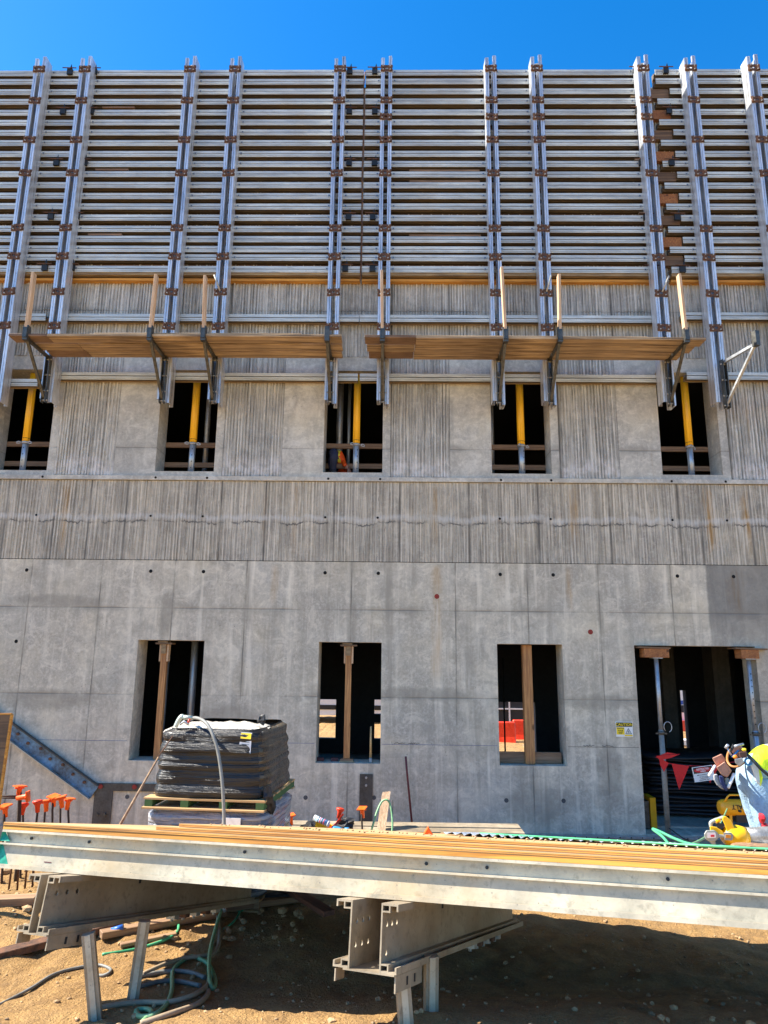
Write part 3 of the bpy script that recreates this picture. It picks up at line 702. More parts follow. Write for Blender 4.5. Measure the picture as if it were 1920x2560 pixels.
# ------------------------------------------------------------------ shoring in the upper windows
M['ygrey'] = simple('grey_shore_tube', (.42, .47, .52), .38, .55, .35, 5, stretch=(6, 6, .8))
def shore():
    t = empty('shoring_post'); b = MB()
    N = 20
    def prof(r, k): return [(r*(1+k*math.cos(8*2*math.pi*i/40))*math.cos(2*math.pi*i/40), r*(1+k*math.cos(8*2*math.pi*i/40))*math.sin(2*math.pi*i/40)) for i in range(40)]
    b.prism(prof(.053, .06), 1.14, M['yel'], Matrix.Translation((0, 0, .48)), True); b.build('outer_tube', t)
    b = MB(); b.tube([(0, 0, .545), (0, 0, .552)], .056, M['dark'], 16); b.build('band', t)
    b = MB(); b.prism(prof(.044, .05), .50, M['ygrey'], Matrix.Translation((0, 0, .012)), True)
    for k in range(4): b.box(-.006, .006, -.0465, -.043, .08+.1*k, .10+.1*k, M['dark'])
    b.build('inner_tube', t)
    b = MB(); b.tube([(0, 0, .465), (0, 0, .495)], .062, M['galv'], 14)
    for s_ in (-1, 1):
        pts = [(s_*.05+s_*.05*math.sin(q)*.9, -.05-.0*q, .47+.022*math.cos(q)-.006) for q in [i*math.pi/6 for i in range(13)]]
        b.tube([(s_*.055, -.045, .48), (s_*.085, -.05, .492), (s_*.115, -.05, .478), (s_*.115, -.05, .46), (s_*.085, -.05, .456), (s_*.055, -.045, .468)], .008, M['galv'], 6)
    b.build('collar_nut', t)
    b = MB(); b.box(-.07, .07, -.07, .07, 0, .012, M['galv']); b.build('base_plate', t)
    return t
sp = shore(); UPX = [-5.755, -3.14, -.60, 1.945, 4.52]
NW = ['leftmost', 'second', 'middle', 'fourth', 'rightmost']
for i, x in enumerate(UPX):
    o = sp if i == 0 else dup(sp, (0, 0, 0)); o.location = (x, 10.15, 4.47); o.rotation_euler = (0, 0, R(13*i))
    tag(o, 'yellow and grey shoring post in the %s upper window' % NW[i], 'shoring post', 'yellow shoring posts in the upper windows')
for i in range(5):
    for z, nm in ((W(894, 1117, 10.42).z, 'upper'), (W(894, 1166, 10.42).z, 'lower')):
        b = MB(); b.box(0, .96, -.02, .02, -.04, .04, M['firx']); o = b.build('guard_rail', None, .003)
        o.location = (ULF[i]-.03, 10.42, z+random.uniform(-.008, .008)); tag(o, '%s brown timber guard rail across the %s upper window' % (nm, NW[i]), 'guard rail', 'timber guard rails across the upper windows')
k_ = 0
for x, Y, z0, z1, r in ((-5.6, 10.75, 4.15, 7.1, .045), (-3.09, 10.7, 4.15, 7.1, .045), (-2.93, 11.1, 4.15, 7.1, .04), (-.92, 10.8, 4.15, 7.1, .055), (-.78, 11.0, 4.15, 7.1, .03), (1.62, 11, 4.15, 7.1, .04),
                        (-3.08, 10.8, -.54, 2.9, .055), (-2.9, 11.1, -.54, 2.9, .045), (-3.62, 11.2, -.54, 2.9, .03)):
    b = MB(); b.tube([(0, 0, 0), (0, 0, z1-z0)], r, M['ygrey'] if k_ % 2 == 0 else M['galv'], 12)
    o = b.build('steel_shore'); o.location = (x, Y, z0); k_ += 1
    wn_ = 'upper' if z0 > 3 else 'lower'
    nmx = {-5.6: 'leftmost upper window', -3.09: 'second upper window, nearest the yellow post', -2.93: 'second upper window, near its right edge', -.92: 'middle upper window, behind the person', -.78: 'middle upper window, thin one beside the thick one', 1.62: 'fourth upper window',
           -3.08: 'left lower window, thick one beside the timber post', -2.9: 'left lower window, near its right edge', -3.62: 'left lower window, thin one at its left edge'}[x]
    tag(o, 'grey steel tube inside the '+nmx, 'steel tube', 'grey tubes inside the windows')

# ------------------------------------------------------------------ lower window timbers
def tpost(x, y, z0, z1, wd, m=M['fir']):
    b = MB(); b.box(-wd/2, wd/2, -.04, .04, 0, z1-z0, m); return b
for i, (x, lab) in enumerate(((-3.32, 'timber post with head block in the left lower window'), (-.645, 'timber post on a stack of blocks in the middle lower window'))):
    t = empty('timber_post', (x, 10.12, .30), lab, 'timber post')
    z1 = 1.65; b = tpost(0, 0, 0 if i == 0 else .05, z1-.06, .085); b.v = [(q[0], q[1], q[2]+(0 if i == 0 else .05)) for q in b.v]; b.build('post', t, .003)
    for s_ in (-1, 1): b = MB(); b.box(s_*.055-.011, s_*.055+.011, -.045, .045, z1-.30, z1-.06, M['post']); b.build('cleat', t)
    b = MB(); b.box(-.035, .03, -.066, -.0405, z1-.19, z1-.05, M['nail']); b.build('head_block', t)
    b = MB(); b.box(-.12, .12, -.08, .10, z1-.058, z1-.035, M['ply']); b.box(-.09, .05, -.07, .08, z1-.034, z1-.012, M['plank']); b.build('wedge', t)
    if i: b = MB(); b.box(-.1, .1, -.06, .06, 0, .024, M['plank']); b.box(-.085, .09, -.055, .055, .025, .048, M['firx']); b.build('base_block', t)
for x in (-1.02, -.82):
    b = MB(); b.box(-.05, .05, -.04, .04, 0, .045, simple('red_brown_block', (.13, .04, .035), .8)); o = b.build('timber_offcut'); o.location = (x, 10.2, .30)
    tag(o, 'small reddish timber offcut on the middle lower window sill, '+('in the left corner' if x < -1 else 'beside the post'), 'offcut')
t = empty('timber_post', (1.925, 10.14, .30), 'heavy knotty timber post standing in the right lower window', 'timber post')
b = MB(); b.box(-.065, .065, -.05, .07, .004, 1.64, M['fir']); b.build('post', t, .004)
b = MB(); b.box(1.50, 2.38, 10.19, 10.25, .305, .455, M['firx']); o = b.build('timber_sill_beam', None, .004)
tag(o, 'brown timber beam lying along the right lower window sill', 'timber beam')
# sledge hammer on middle window sill
M['handle'] = simple('hickory_handle', (.62, .42, .18), .5)
t = empty('sledge_hammer', (-.31, 10.15, .30), 'upright hammer with pale wooden handle on the middle lower window sill', 'hammer')
b = MB(); b.tube([(0, 0, .06), (0, 0, .48)], .012, M['handle'], 8, rs=[.019, .012]); b.build('shaft', t)
b = MB(); b.box(-.022, .022, -.05, .05, .0, .06, M['galv']); b.build('head', t, .008)

# ------------------------------------------------------------------ doorway: shores, flags, sign, stacked sheets, compressor
def dshore(x, lab, rot):
    t = empty('steel_prop', (x, 10.0, -.56), lab, 'steel prop', 'steel props at the two sides of the doorway')
    b = MB(); b.box(-.08, .08, -.08, .08, 0, .012, M['galv']); b.build('base_plate', t)
    b = MB(); b.tube([(0, 0, .012), (0, 0, 1.36)], .036, M['ygrey'] if rot else M['colp'], 14); b.build('outer_tube', t)
    b = MB(); b.tube([(0, 0, 1.3), (0, 0, 2.33)], .029, M['galv'], 14)
    if rot:
        for k in range(9): b.tube([(0.0, -.024, 1.45+.085*k), (0.0, -.0305, 1.45+.085*k)], .009, M['hole'], 8)
    b.build('inner_tube', t)
    b = MB(); b.tube([(0, 0, 1.30), (0, 0, 1.345)], .046, M['steel'], 12); b.box(-.075, .075, -.01, .01, 1.30, 1.32, M['steel']); b.build('collar', t)
    b = MB(); pts = [(.03+.055*(1-math.cos(q)), -.03, 1.40+.07*math.sin(q)) for q in [i*2*math.pi*.85/12-.9 for i in range(13)]]; b.tube(pts, .0055, M['galv'], 6); b.build('pin_handle', t)
    b = MB(); b.box(-.07, .07, -.07, .07, 2.33, 2.34, M['galv']); b.build('head_plate', t)
    return t
dshore(3.73, 'weathered steel prop at the left side of the doorway', 0); dshore(5.03, 'clean steel prop with a row of holes at the right side of the doorway', 1)
for x, dx, lab in ((3.66, .30, 'orange-brown timber block on top of the left doorway prop'), (5.02, .2, 'brown timber block on top of the right doorway prop')):
    b = MB(); b.box(-.12, dx-.12+.05, -.1, .1, 0, .125, M['firb']); o = b.build('timber_block', None, .005); o.location = (x, 10.02, 1.782); tag(o, lab, 'timber block')
    b = MB(); b.box(-.2, .25, -.12, .12, 0, .022, M['ply']); o = b.build('plywood_pad', None); o.location = (x, 10.03, 1.9075); o.rotation_euler = (0, R(1.5), 0); tag(o, 'thin plywood pad between block and lintel at the doorway '+('left' if x < 4 else 'right'), 'plywood pad')
M['flag'] = simple('red_flag_vinyl', (.62, .015, .02), .5, 0, .2, 6); M['flag'].node_tree.nodes['Principled BSDF'].inputs['Specular IOR Level'].default_value = .3
t = empty('flag_line', W(1632, 1900, 9.85), 'line of red triangular pennants tied to the left doorway prop', 'flag line'); off = -t.location
A = [W(x, y, 9.85) for x, y in ((1643, 1893), (1672, 1908), (1712, 1914), (1760, 1915), (1800, 1910), (1900, 1895))]
b = MB(); b.tube(A, .004, M['flag'], 5); b.build('cord', t, loc=off)
def flag(pts, Y=9.845):
    b = MB(); q = [W(x, y, Y) for x, y in pts]; b.add([v for v in q]+[v+Vector((0, .003, 0)) for v in q], [tuple(range(len(q))), tuple(range(len(q), 2*len(q)))[::-1]]+[(k, (k+1) % len(q), len(q)+(k+1) % len(q), len(q)+k) for k in range(len(q))], M['flag']); b.build('pennant', t, loc=off)
flag([(1679, 1909), (1723, 1915), (1698, 1975)]); flag([(1758, 1916), (1800, 1911), (1775, 1958)]); flag([(1638, 1895), (1690, 1884), (1668, 1881), (1650, 1888)], 9.82)
flag([(1648, 1893), (1672, 1908), (1660, 1930), (1650, 1912)], 9.83); flag([(1640, 1890), (1700, 1885), (1680, 1894), (1650, 1901)], 9.80)
t = empty('restricted_area_sign', W(1737, 1956, 9.82), 'white RESTRICTED AREA sign with red header hung on the flag line', 'sign')
t.rotation_euler = (0, R(-8), 0); dm = (W(1788, 1949, 9.82)-W(1737, 1956, 9.82)).length; hh = .19
b = MB(); b.box(0, dm, -.002, .002, 0, hh, M['white']); b.build('sheet', t)
b = MB(); b.box(.012, dm-.012, -.0045, -.0022, hh*.56, hh*.96, M['sblk']); b.build('header', t)
M['sred'] = simple('sign_red', (.60, .02, .03), .5)
b = MB(); b.add([(dm/2+dm*.43*math.cos(2*math.pi*k/24), -.005, hh*.76+hh*.17*math.sin(2*math.pi*k/24)) for k in range(24)], [tuple(range(24))], M['sred']); b.build('red_oval', t)
text_mesh('RESTRICTED', .032, M['white'], t, 'lettering', Matrix.Translation((dm/2, -.006, hh*.81)) @ FR, .0003, sx=.95)
text_mesh('AREA', .030, M['white'], t, 'lettering', Matrix.Translation((dm/2, -.006, hh*.67)) @ FR, .0003)
for s_, z in (('MEN WORKING ABOVE', .43), ('DO NOT ENTER', .30), ('AUTHORIZED', .2), ('PERSONNEL ONLY', .09)): text_mesh(s_, .017, M['sblk'], t, 'lettering', Matrix.Translation((dm/2, -.004, hh*z)) @ FR, .0003)
M['bsheet'] = simple('black_coated_sheet', (.02, .021, .024), .55, 0, .5, 3)
for i in range(15):
    z0 = -.50+.057*i; b = MB(); n = 14; vs = []; wv = random.uniform(0, 6)
    for k in range(n+1):
        u = k/n*2.9
        for (yy, th) in ((0, 0), (1.1, 0), (1.1, .026), (0, .026)):
            vs.append((u, yy+(0), th+.022*math.sin(u*3.1+wv)*(.4+.04*i)+.02*u*(.3)))
    fs = [(k*4+a, k*4+(a+1) % 4, (k+1)*4+(a+1) % 4, (k+1)*4+a) for k in range(n) for a in range(4)]+[(0, 1, 2, 3), (n*4+3, n*4+2, n*4+1, n*4)]
    b.add(vs, fs, M['bsheet'], True); o = b.build('stacked_sheet'); o.location = (3.85+random.uniform(-.06, .06), 11.0+random.uniform(-.05, .05), z0); o.rotation_euler = (0, 0, R(random.uniform(-1.5, 1.5)-6))
    tag(o, 'dark wavy sheet in the black stack inside the doorway'+(', the topmost one' if i == 14 else ', the lowest one' if i == 0 else ''), 'sheet', 'black sheets stacked inside the doorway')
M['cyel'] = simple('compressor_yellow', (.85, .40, .01), .38, 0, .12, 4)
t = empty('air_compressor', W(1800, 2062, 9.0), 'upside down yellow air compressor tank with tube handle beside the worker', 'air compressor')
b = MB(); r_ = .095; zc_ = .20; L_ = .52
b.tube([(0, 0, zc_), (.012, 0, zc_), (.05, 0, zc_), (.09, 0, zc_), (L_-.06, 0, zc_), (L_, 0, zc_)], r_, M['cyel'], 24, rs=[.045, .075, .092, r_, r_, .05]); b.build('tank', t)
b = MB(); b.tube([(.05, -.05, zc_+.06), (.09, -.06, zc_+.13), (.12, -.06, zc_+.155), (.4, -.06, zc_+.155), (.44, -.06, zc_+.13), (.46, -.05, zc_+.05)], .011, M['cyel'], 8); b.build('handle', t)
for x in (.12, .42): b = MB(); b.box(x-.014, x+.014, -.05, -.03, 0, zc_-.07, M['cyel']); b.build('leg', t)
b = MB(); b.box(.18, .36, -.06, .06, zc_-.16, zc_-.075, M['dark']); b.tube([(.2, -.08, zc_-.02), (.21, -.12, zc_-.02)], .014, M['dark'], 8); b.build('motor_housing', t)
text_mesh('DEWALT', .075, M['sblk'], t, 'lettering', Matrix.Translation((.27, -r_-.001, zc_+.025)) @ FR @ Matrix.Rotation(math.pi, 4, 'Z'), .001)
b = MB(); b.box(-.02, .06, 0, .3, 0, .40, M['cyel']); b.box(-.35, -.03, .02, .28, 0, .35, M['steel']); o = b.build('tool_box'); o.location = (3.62, 10.25, -.538); tag(o, 'grey and yellow case behind the left doorway prop', 'case')
b = MB()
for i in range(12): b.tube([(0+.012*math.sin(i), 0, .03*i), (.014*math.sin(i+1), 0, .03*i+.02)], .016, M['galv'], 7)
o = b.build('chain'); o.location = (3.80, 10.2, -.54); tag(o, 'grey chain hanging beside the left doorway prop', 'chain')
b = MB(); b.tube([W(x, y, 9.6) for x, y in ((1672, 2070), (1690, 2083), (1708, 2096), (1722, 2101))], .008, M['black'], 6); tag(b.build('cable'), 'short black cable curling over the doorway threshold', 'cable')

# ------------------------------------------------------------------ seen through the building: sunlit yard behind
M['scr'] = simple('black_screen_fabric', (.03, .032, .034), .9)
M['wht'] = simple('white_trailer_paint', (.80, .80, .78), .5, 0, .08, 2)
M['redb'] = simple('red_plastic', (.75, .05, .015), .4)
t = empty('screened_fence', (5, 27, -1), 'black screened fence with white rails seen through the right lower window', 'fence')
b = MB(); b.box(-3, 5, .0, .02, .15, 2.0, M['scr']); b.build('screen', t)
b = MB()
for z in (.15, .85, 2.0): b.box(-3, 5, -.06, -.02, z, z+.05, M['wht'])
b.build('rail', t)
for x in (-2.5, -.6, 1.3, 3.2): b = MB(); b.box(x-.03, x+.03, -.07, -.0601, 0, 2.1, M['wht']); b.build('fence_post', t)
for i, x in enumerate((3.4, 4.3)):
    b = MB(); b.prism([(-.25, 0), (.25, 0), (.16, .25), (.10, .72), (-.10, .72), (-.16, .25)], .84, M['redb'], Matrix.Translation((0, .2, 0)) @ Matrix.Rotation(R(90), 4, 'Z') @ Matrix.Rotation(R(90), 4, 'X'))
    o = b.build('water_barrier', None, .03); o.location = (x-.2, 23.5+.8*i, -1.03); tag(o, 'red plastic water barrier in the yard, '+('nearer one at the left' if i == 0 else 'farther one behind it'), 'barrier', 'red barriers behind the building')
t = empty('site_trailer', (-3.6, 29, -1), 'white site trailer with dark windows in the yard behind the building', 'trailer')
b = MB(); b.box(-3, 6, 0, 3, .4, 2.2, M['wht']); b.build('body', t)
for x in (-1.6, .2, 2.0, 4.0): b = MB(); b.box(x, x+.5, -.01, 0.005, 1.1, 1.6, M['dark']); b.build('window', t)
b = MB(); b.box(-3, 6, -.02, -.001, .62, .8, M['dark']); b.build('skirting', t)
t = empty('portable_toilet', (11.2, 28, -1), 'pale blue and white cabin in the yard seen through the doorway', 'cabin')
b = MB(); b.box(-1, 1, 0, 1.2, 0, 2.6, M['wht']); b.build('body', t)
b = MB(); b.box(-1, 1, -.02, -.001, 1.05, 1.2, simple('blue_stripe', (.02, .08, .4), .5)); b.box(-1, 1, -.02, -.001, .75, 1.02, M['scr']); b.build('stripe', t)
b = MB(); b.box(-1, 1, -.2, -.05, .0, .45, M['redb']); b.build('step', t)
for i, (x, y) in enumerate(((4.55, 22.2), (-1.9, 22), (9.2, 23))):
    b = MB(); b.box(-.5, .5, -.3, .3, 0, .12, M['plank']); b.box(-.4, .4, -.25, .25, .13, .28, M['wht'])
    o = b.build('pallet_load'); o.location = (x, y, -1.0); tag(o, 'low pale load on boards in the yard, '+['seen through the right window', 'seen through the middle window', 'seen through the doorway'][i], 'pallet load')
b = MB(); b.tube([(0, 0, 0), (0, 0, 2.3)], .018, M['dark'], 6); o = b.build('thin_prop'); o.location = tuple(W(1263, 1880, 14.5).xy)+(-.54,); tag(o, 'thin black prop standing inside behind the right lower window', 'prop')

# ================================================================== FOREGROUND
def GP(x, y, up=0.0):                     # photo pixel -> point lying on the dirt
    z = 0
    for _ in range(12): q = G(x, y, z); z = gz(q.x, q.y)
    return Vector((q.x, q.y, z+up))
# ---- form panel lying on trestles (the work table)
Lp = W(0, 2170, 3.9); Rp = W(1920, 2325, 2.87)
ux = (Rp-Lp).normalized(); TILT = R(12.6)
hb = Vector((-ux.y, ux.x, 0)).normalized(); vy = (hb*math.cos(TILT)-Vector((0, 0, math.sin(TILT)))); vy = (vy-ux*vy.dot(ux)).normalized(); nz_ = ux.cross(vy)
Lp = Lp-ux*.045
TM = Matrix(((ux.x, vy.x, nz_.x, Lp.x), (ux.y, vy.y, nz_.y, Lp.y), (ux.z, vy.z, nz_.z, Lp.z), (0, 0, 0, 1)))
def TQ(px, v, h=0.0):                     # point on the table's plane, v metres back from its front edge, seen at column px
    P0 = Lp+vy*v+nz_*h-Vector((0, 0, EYE)); c = (px-960)/1713.0; s = (c*P0.dot(fw)-P0.dot(RT))/(ux.dot(RT)-c*ux.dot(fw)); return P0+ux*s+Vector((0, 0, EYE))
def pix(P):
    q = P-Vector((0, 0, EYE)); return 960+1713*q.dot(RT)/q.dot(fw), 1280-1713*q.dot(UP)/q.dot(fw)
def TP(px, py, h=0.0):                    # pixel -> point on the table's own plane at height h over its underside
    o = Lp+nz_*h; d = ray(px, py); E_ = Vector((0, 0, EYE)); k = (o-E_).dot(nz_)/d.dot(nz_); return E_+d*k
t = empty('form_panel', label='long aluminium and plywood form panel lying flat on the two trestles', cat='formwork panel', mtx=TM)
TL = 4.6; JHT = .185
def tjoist(y0, front):
    b = MB(); A = M['alul']
    b.box(0, TL, y0-.0, y0+.055, 0, .010, A)                 # bottom flange
    b.box(0, TL, y0, y0+.006, .0101, .020, A); b.box(0, TL, y0+.006, y0+.022, .0101, .014, A)
    b.box(0, TL, y0+.022, y0+.028, .0102, .112, A)           # web
    b.box(0, TL, y0+.001, y0+.058, .112, .120, A)            # lip
    b.box(0, TL, y0+.030, y0+.035, .1201, .172, A); b.box(0, TL, y0+.046, y0+.050, .1201, .172, A)
    b.box(0, TL, y0+.000, y0+.056, .1721, JHT-.001, A)
    return b
for i, y0 in enumerate((0, .3, .6, .9, 1.2, 1.5, 1.8, 2.14)): tjoist(y0, i == 0).build('joist', t)  # unseen depth behind the front edge, stretched to widen the panel's shadow
M['green'] = simple('green_sprayed_end', (.03, .42, .26), .5, 0, .4, 14)
b = MB()
for z0, z1, dx in ((.0105, .117, .075), (.128, .171, .05)):
    b.add([(0, -.001, z0), (dx, .021, z0), (.004, .021, z1), (0, -.001, z1), (0, .0225, z0), (0, .0225, z1)], [(0, 1, 2, 3), (0, 4, 1), (3, 2, 5), (1, 4, 5, 2)], M['green'])
b.build('green_paint_end', t)
for x in (.18, .55, 1.45, 2.35, 2.62, 3.35):
    b = MB(); b.tube([(x, .0295, .148), (x, .022, .148)], .0075, M['dark'], 8); b.build('bolt', t)
b = MB(); b.box(.30, .345, .0200, .0215, .04, .044, M['dred']); b.build('red_mark', t)
b = MB(); b.box(0, TL, 0, 2.2, JHT, JHT+.018, M['orange_ply']); b.build('plywood_face', t)
M['plytop'] = wood('plywood_weathered', (.60, .40, .19), (.42, .25, .10), 0, .5, knots=False)
def sheet(x0, x1, y0, y1, z, th, lab, m, rz=0):
    b = MB(); lay = 5
    for k in range(lay):
        e = random.uniform(0, .0015)
        b.box(0, x1-x0, -e if k % 2 else e, y1-y0, th*k/lay+.0001, th*(k+1)/lay, (M['orange_ply'] if k % 2 else M['plytop']) if k < lay-1 else M['plytop'])
    o = b.build('plywood_sheet'); o.matrix_world = TM @ Matrix.Translation((x0, y0, z)) @ Matrix.Rotation(R(rz), 4, 'Z')
    return tag(o, lab, 'plywood sheet', 'plywood sheets stacked on the form panel')
zt = JHT+.0185
sheet(0.0, TL, -.004, 2.18, zt, .017, 'lowest long plywood sheet on the form panel, flush with its edge', M['plytop'], .1)
sheet(.92, TL, .05, 2.16, zt+.018, .018, 'second plywood sheet up, starting right of the black pallet load', M['plytop'], .25)
sheet(1.02, TL, .10, 2.17, zt+.037, .016, 'topmost dirty plywood sheet, set back from the panel edge', M['plytop'], .3)
zt2 = zt+.054
b = MB()
for i in range(140):
    x = random.uniform(1.1, TL-.1); y = random.uniform(.11, .9); r = random.uniform(.003, .009)
    b.blob((x, y, r*.4), (r, r, r*.6), M['stone'], 1, .35, 3, i)
o = b.build('debris'); o.matrix_world = TM @ Matrix.Translation((0, 0, zt2)); tag(o, 'crumbs of dirt and chips scattered over the plywood sheets', 'debris', kind='stuff')
# corrugated metal strip behind, green hose on top
M['deck'] = simple('pale_corrugated_metal', (.85, .86, .86), .4, .05, .12, 6)
b = MB(); n = 130; vs = []
for k in range(n+1):
    x = 2.2+2.3*k/n
    for y in (.95, 1.4, 2.1): vs.append((x, y, .008+.008*math.sin(k*2.1)+random.uniform(0, .003)))
b.add(vs, [(k*3+a, k*3+a+1, k*3+a+4, k*3+a+3) for k in range(n) for a in range(2)], M['deck'], False)
o = b.build('corrugated_sheet'); o.matrix_world = TM @ Matrix.Translation((0, 0, zt2+.002)); tag(o, 'pale corrugated metal sheet under the leaf blower at the far side of the panel', 'metal sheet')
M['ghose'] = simple('green_air_hose', (.06, .36, .17), .45, 0, .2, 9)
M['ghose2'] = simple('pale_green_hose', (.22, .42, .20), .5, 0, .25, 6)
M['those'] = simple('dusty_tan_hose', (.36, .27, .17), .7, 0, .25, 9)
M['grhose'] = simple('grey_hose', (.20, .20, .18), .6, 0, .25, 9)
def smooth(pts, n=8):
    out = []; P = [pts[0]]+list(pts)+[pts[-1]]
    for i in range(1, len(P)-2):
        a, b_, c_, d = (Vector(q) for q in P[i-1:i+3])
        for k in range(n):
            u = k/n; out.append(.5*((2*b_)+(c_-a)*u+(2*a-5*b_+4*c_-d)*u*u+(3*b_-a-3*c_+d)*u**3))
    out.append(Vector(P[-1])); return out
def hose(name, pts, r, m, lab, cat='hose', group=None):
    b = MB(); b.tube(smooth(pts), r, m, 8); return tag(b.build(name), lab, cat, group)
hh_ = zt2+.018
hose('air_hose', [TQ(x, v, hh_) for x, v in ((1200, 1.3), (1320, 1.0), (1450, .7), (1560, .5), (1680, .35), (1800, .27), (2000, .2))], .0048, M['ghose'], 'green air hose lying along the far edge of the plywood sheets')
hose('air_hose', [TQ(x, v, h) for x, v, h in ((1671, .45, hh_), (1655, .55, hh_+.03), (1632, .65, hh_+.06), (1650, .6, hh_+.05), (1690, .5, hh_+.02), (1740, .4, hh_), (1850, .3, hh_))], .0065, M['ghose'], 'bright green hose end looped up near the doorway')
hose('air_hose', [W(1705, 2118, 4.6), W(1740, 2106, 5), W(1770, 2088, 6), W(1800, 2060, 7.6), W(1818, 2022, 8.7)], .008, M['ghose2'], 'thin green hose rising from the panel to the yellow compressor')
b = MB(); b.prism([(-.03, 0), (.03, 0), (0, .045)], .04, simple('orange_marker', (.9, .12, .01), .5), Matrix.Translation((0, 0, 0)) @ FR); o = b.build('orange_wedge')
o.location = TQ(1070, 1.0, zt2); tag(o, 'small orange plastic wedge on the plywood in the middle', 'marker')

# ---- trestles
def cut(o, cyl, Mx):
    b = MB()
    for p0, p1, r in cyl: b.tube([p0, p1], r, M['hole'], 12)
    c_ = b.build('cutter'); c_.matrix_world = Mx; bo = o.modifiers.new('b', 'BOOLEAN'); bo.operation = 'DIFFERENCE'; bo.object = c_; bo.solver = 'EXACT'
    bpy.context.view_layer.update()
    me = bpy.data.meshes.new_from_object(o.evaluated_get(bpy.context.evaluated_depsgraph_get())); o.modifiers.clear(); o.data = me
    bpy.data.objects.remove(c_)
CHH = .25
def trestle(top_px, top_px2, bot_px, far_px, L, legs, lab, holes_l, holes_r):
    A = TP(*top_px); A2 = TP(*top_px2); B0 = TP(*bot_px, -CHH); B1 = TP(*far_px, -CHH)
    d = (B1-B0).normalized(); side = d.cross(nz_).normalized()      # side points right of travel
    Mx = Matrix(((d.x, side.x, nz_.x, A.x), (d.y, side.y, nz_.y, A.y), (d.z, side.z, nz_.z, A.z), (0, 0, 0, 1)))
    t = empty('trestle', label=lab, cat='trestle', mtx=Mx)
    gap = -abs((A2-A).dot(side)); C = M['aluc']; H_ = CHH
    for s_, y0, hl in ((1, 0, holes_r), (-1, gap, holes_l)):
        b = MB()
        b.box(0, L, *sorted((y0, y0-s_*.007)), -H_, -.003, C); web = b.build('beam', t)
        cut(web, [((x, y0-.05, -H_*v), (x, y0+.05, -H_*v), .0115) for x, v in hl], Mx)
        b = MB(); Y = lambda a, c_: sorted((y0+s_*a, y0+s_*c_))
        b.box(0, L, *Y(0.0005, .070), -.011, -.003, C); b.box(0, L, *Y(.0625, .070), -.030, -.0111, C); b.box(0, L, *Y(.0, .034), -.036, -.030, C); b.box(0, L, *Y(.028, .034), -.0299, -.0111, C)
        b.box(0, L, *Y(0.0005, .070), -H_, -H_+.008, C); b.box(0, L, *Y(.0625, .070), -H_+.0081, -H_+.024, C); b.box(0, L, *Y(.0, .034), -H_+.026, -H_+.032, C); b.box(0, L, *Y(.028, .034), -H_+.0081, -H_+.0259, C)
        b.build('flange', t)
        b = MB()
        for v in (.35, .7): b.box(L*v, L*v+.016, *Y(.0005, .004), -.07, -.037, M['dark'])
        b.build('slot', t)
    for k in range(5):
        b = MB(); x = L*.5+.11*k; b.box(x, x+.045, .01, .07, -H_-.02, -H_-.0005, M['rust'] if k % 2 else M['bar']); b.tube([(x+.02, .04, -H_-.02), (x+.02, .04, -H_-.035)], .010, M['bar'], 6); b.build('clip', t)
    b = MB(); b.box(-.005 if L > 0 else 0, .30, -.02+gap, .063, -H_-.006, -H_-.0004, C)
    b.box(.01, .29, .058, .064, -H_-.065, -H_-.0061, C); b.box(.0, .08, gap-.06, gap-.054, -H_-.05, -H_-.0061, C)
    for x in (.12, .2): b.box(x, x+.014, .0642, .066, -H_-.05, -H_-.02, M['dark'])
    b.build('leg_bracket', t)
    inv_ = Mx.inverted()
    for (tx, ty, bx, by, Y_) in legs:
        a = W(tx, ty, Y_); e = W(bx, by, Y_); e = e+(e-a)*.35; a = a-(e-a)*.06
        g_ = gz(e.x, e.y); b = MB(); wd = .058
        if e.z > g_: e = a+(e-a)*((a.z-g_+.03)/(a.z-e.z))
        b.beam(a, e, wd, wd*.7, M['aluc'], up=(.25, -1, 0)); b.beam(a+Vector((.004, -.022, 0)), e+Vector((.004, -.022, 0)), wd*.45, .012, M['alul'], up=(.25, -1, 0))
        o = b.build('leg', t); o.matrix_parent_inverse = inv_; 
    return t
trestle((125, 2187), (62, 2187), (107, 2318), (700, 2235), 1.95, [(222, 2350, 240, 2560, 3.72), (359, 2320, 323, 2560, 3.95)],
        'left aluminium trestle with two holed beams under the form panel', [(.06, .32), (.05, .72)], [(.07, .33), (.14, .33), (.21, .33)])
trestle((958, 2256), (866, 2250), (955, 2405), (1339, 2275), 2.0, [(1004, 2425, 1013, 2540, 3.22), (1078, 2400, 1077, 2540, 3.42)],
        'right aluminium trestle with rows of holes under the middle of the form panel', [(.05, .33), (.11, .33), (.17, .33), (.05, .68), (.11, .68), (.17, .68)], [(.05, .33), (.10, .33), (.15, .33), (.05, .74)])

# ---- hoses on the dirt
def gh(pts, up): return [GP(x, y, up) for x, y in pts]
hose('air_hose', [GP(566, 2264, .1)]+gh([(541, 2324), (524, 2394), (523, 2457)], .03)+gh([(531, 2477), (538, 2457), (522, 2418), (500, 2403), (478, 2397), (454, 2409), (432, 2433), (429, 2481), (416, 2517), (384, 2544), (348, 2548), (341, 2533), (367, 2530), (378, 2540), (355, 2562)], .012), .0115, M['ghose2'], 'pale green hose looping over the tan hoses between the trestles')
hose('air_hose', gh([(355, 2445), (408, 2421), (454, 2406), (505, 2399), (531, 2394), (546, 2373), (547, 2336), (543, 2288)], .02), .012, M['those'], 'dusty tan hose running up under the form panel')
hose('air_hose', gh([(230, 2530), (300, 2517), (358, 2512), (420, 2512), (481, 2495), (517, 2471), (524, 2447)], .012), .013, M['those'], 'dusty tan hose lying across the sunlit dirt by the left trestle leg')
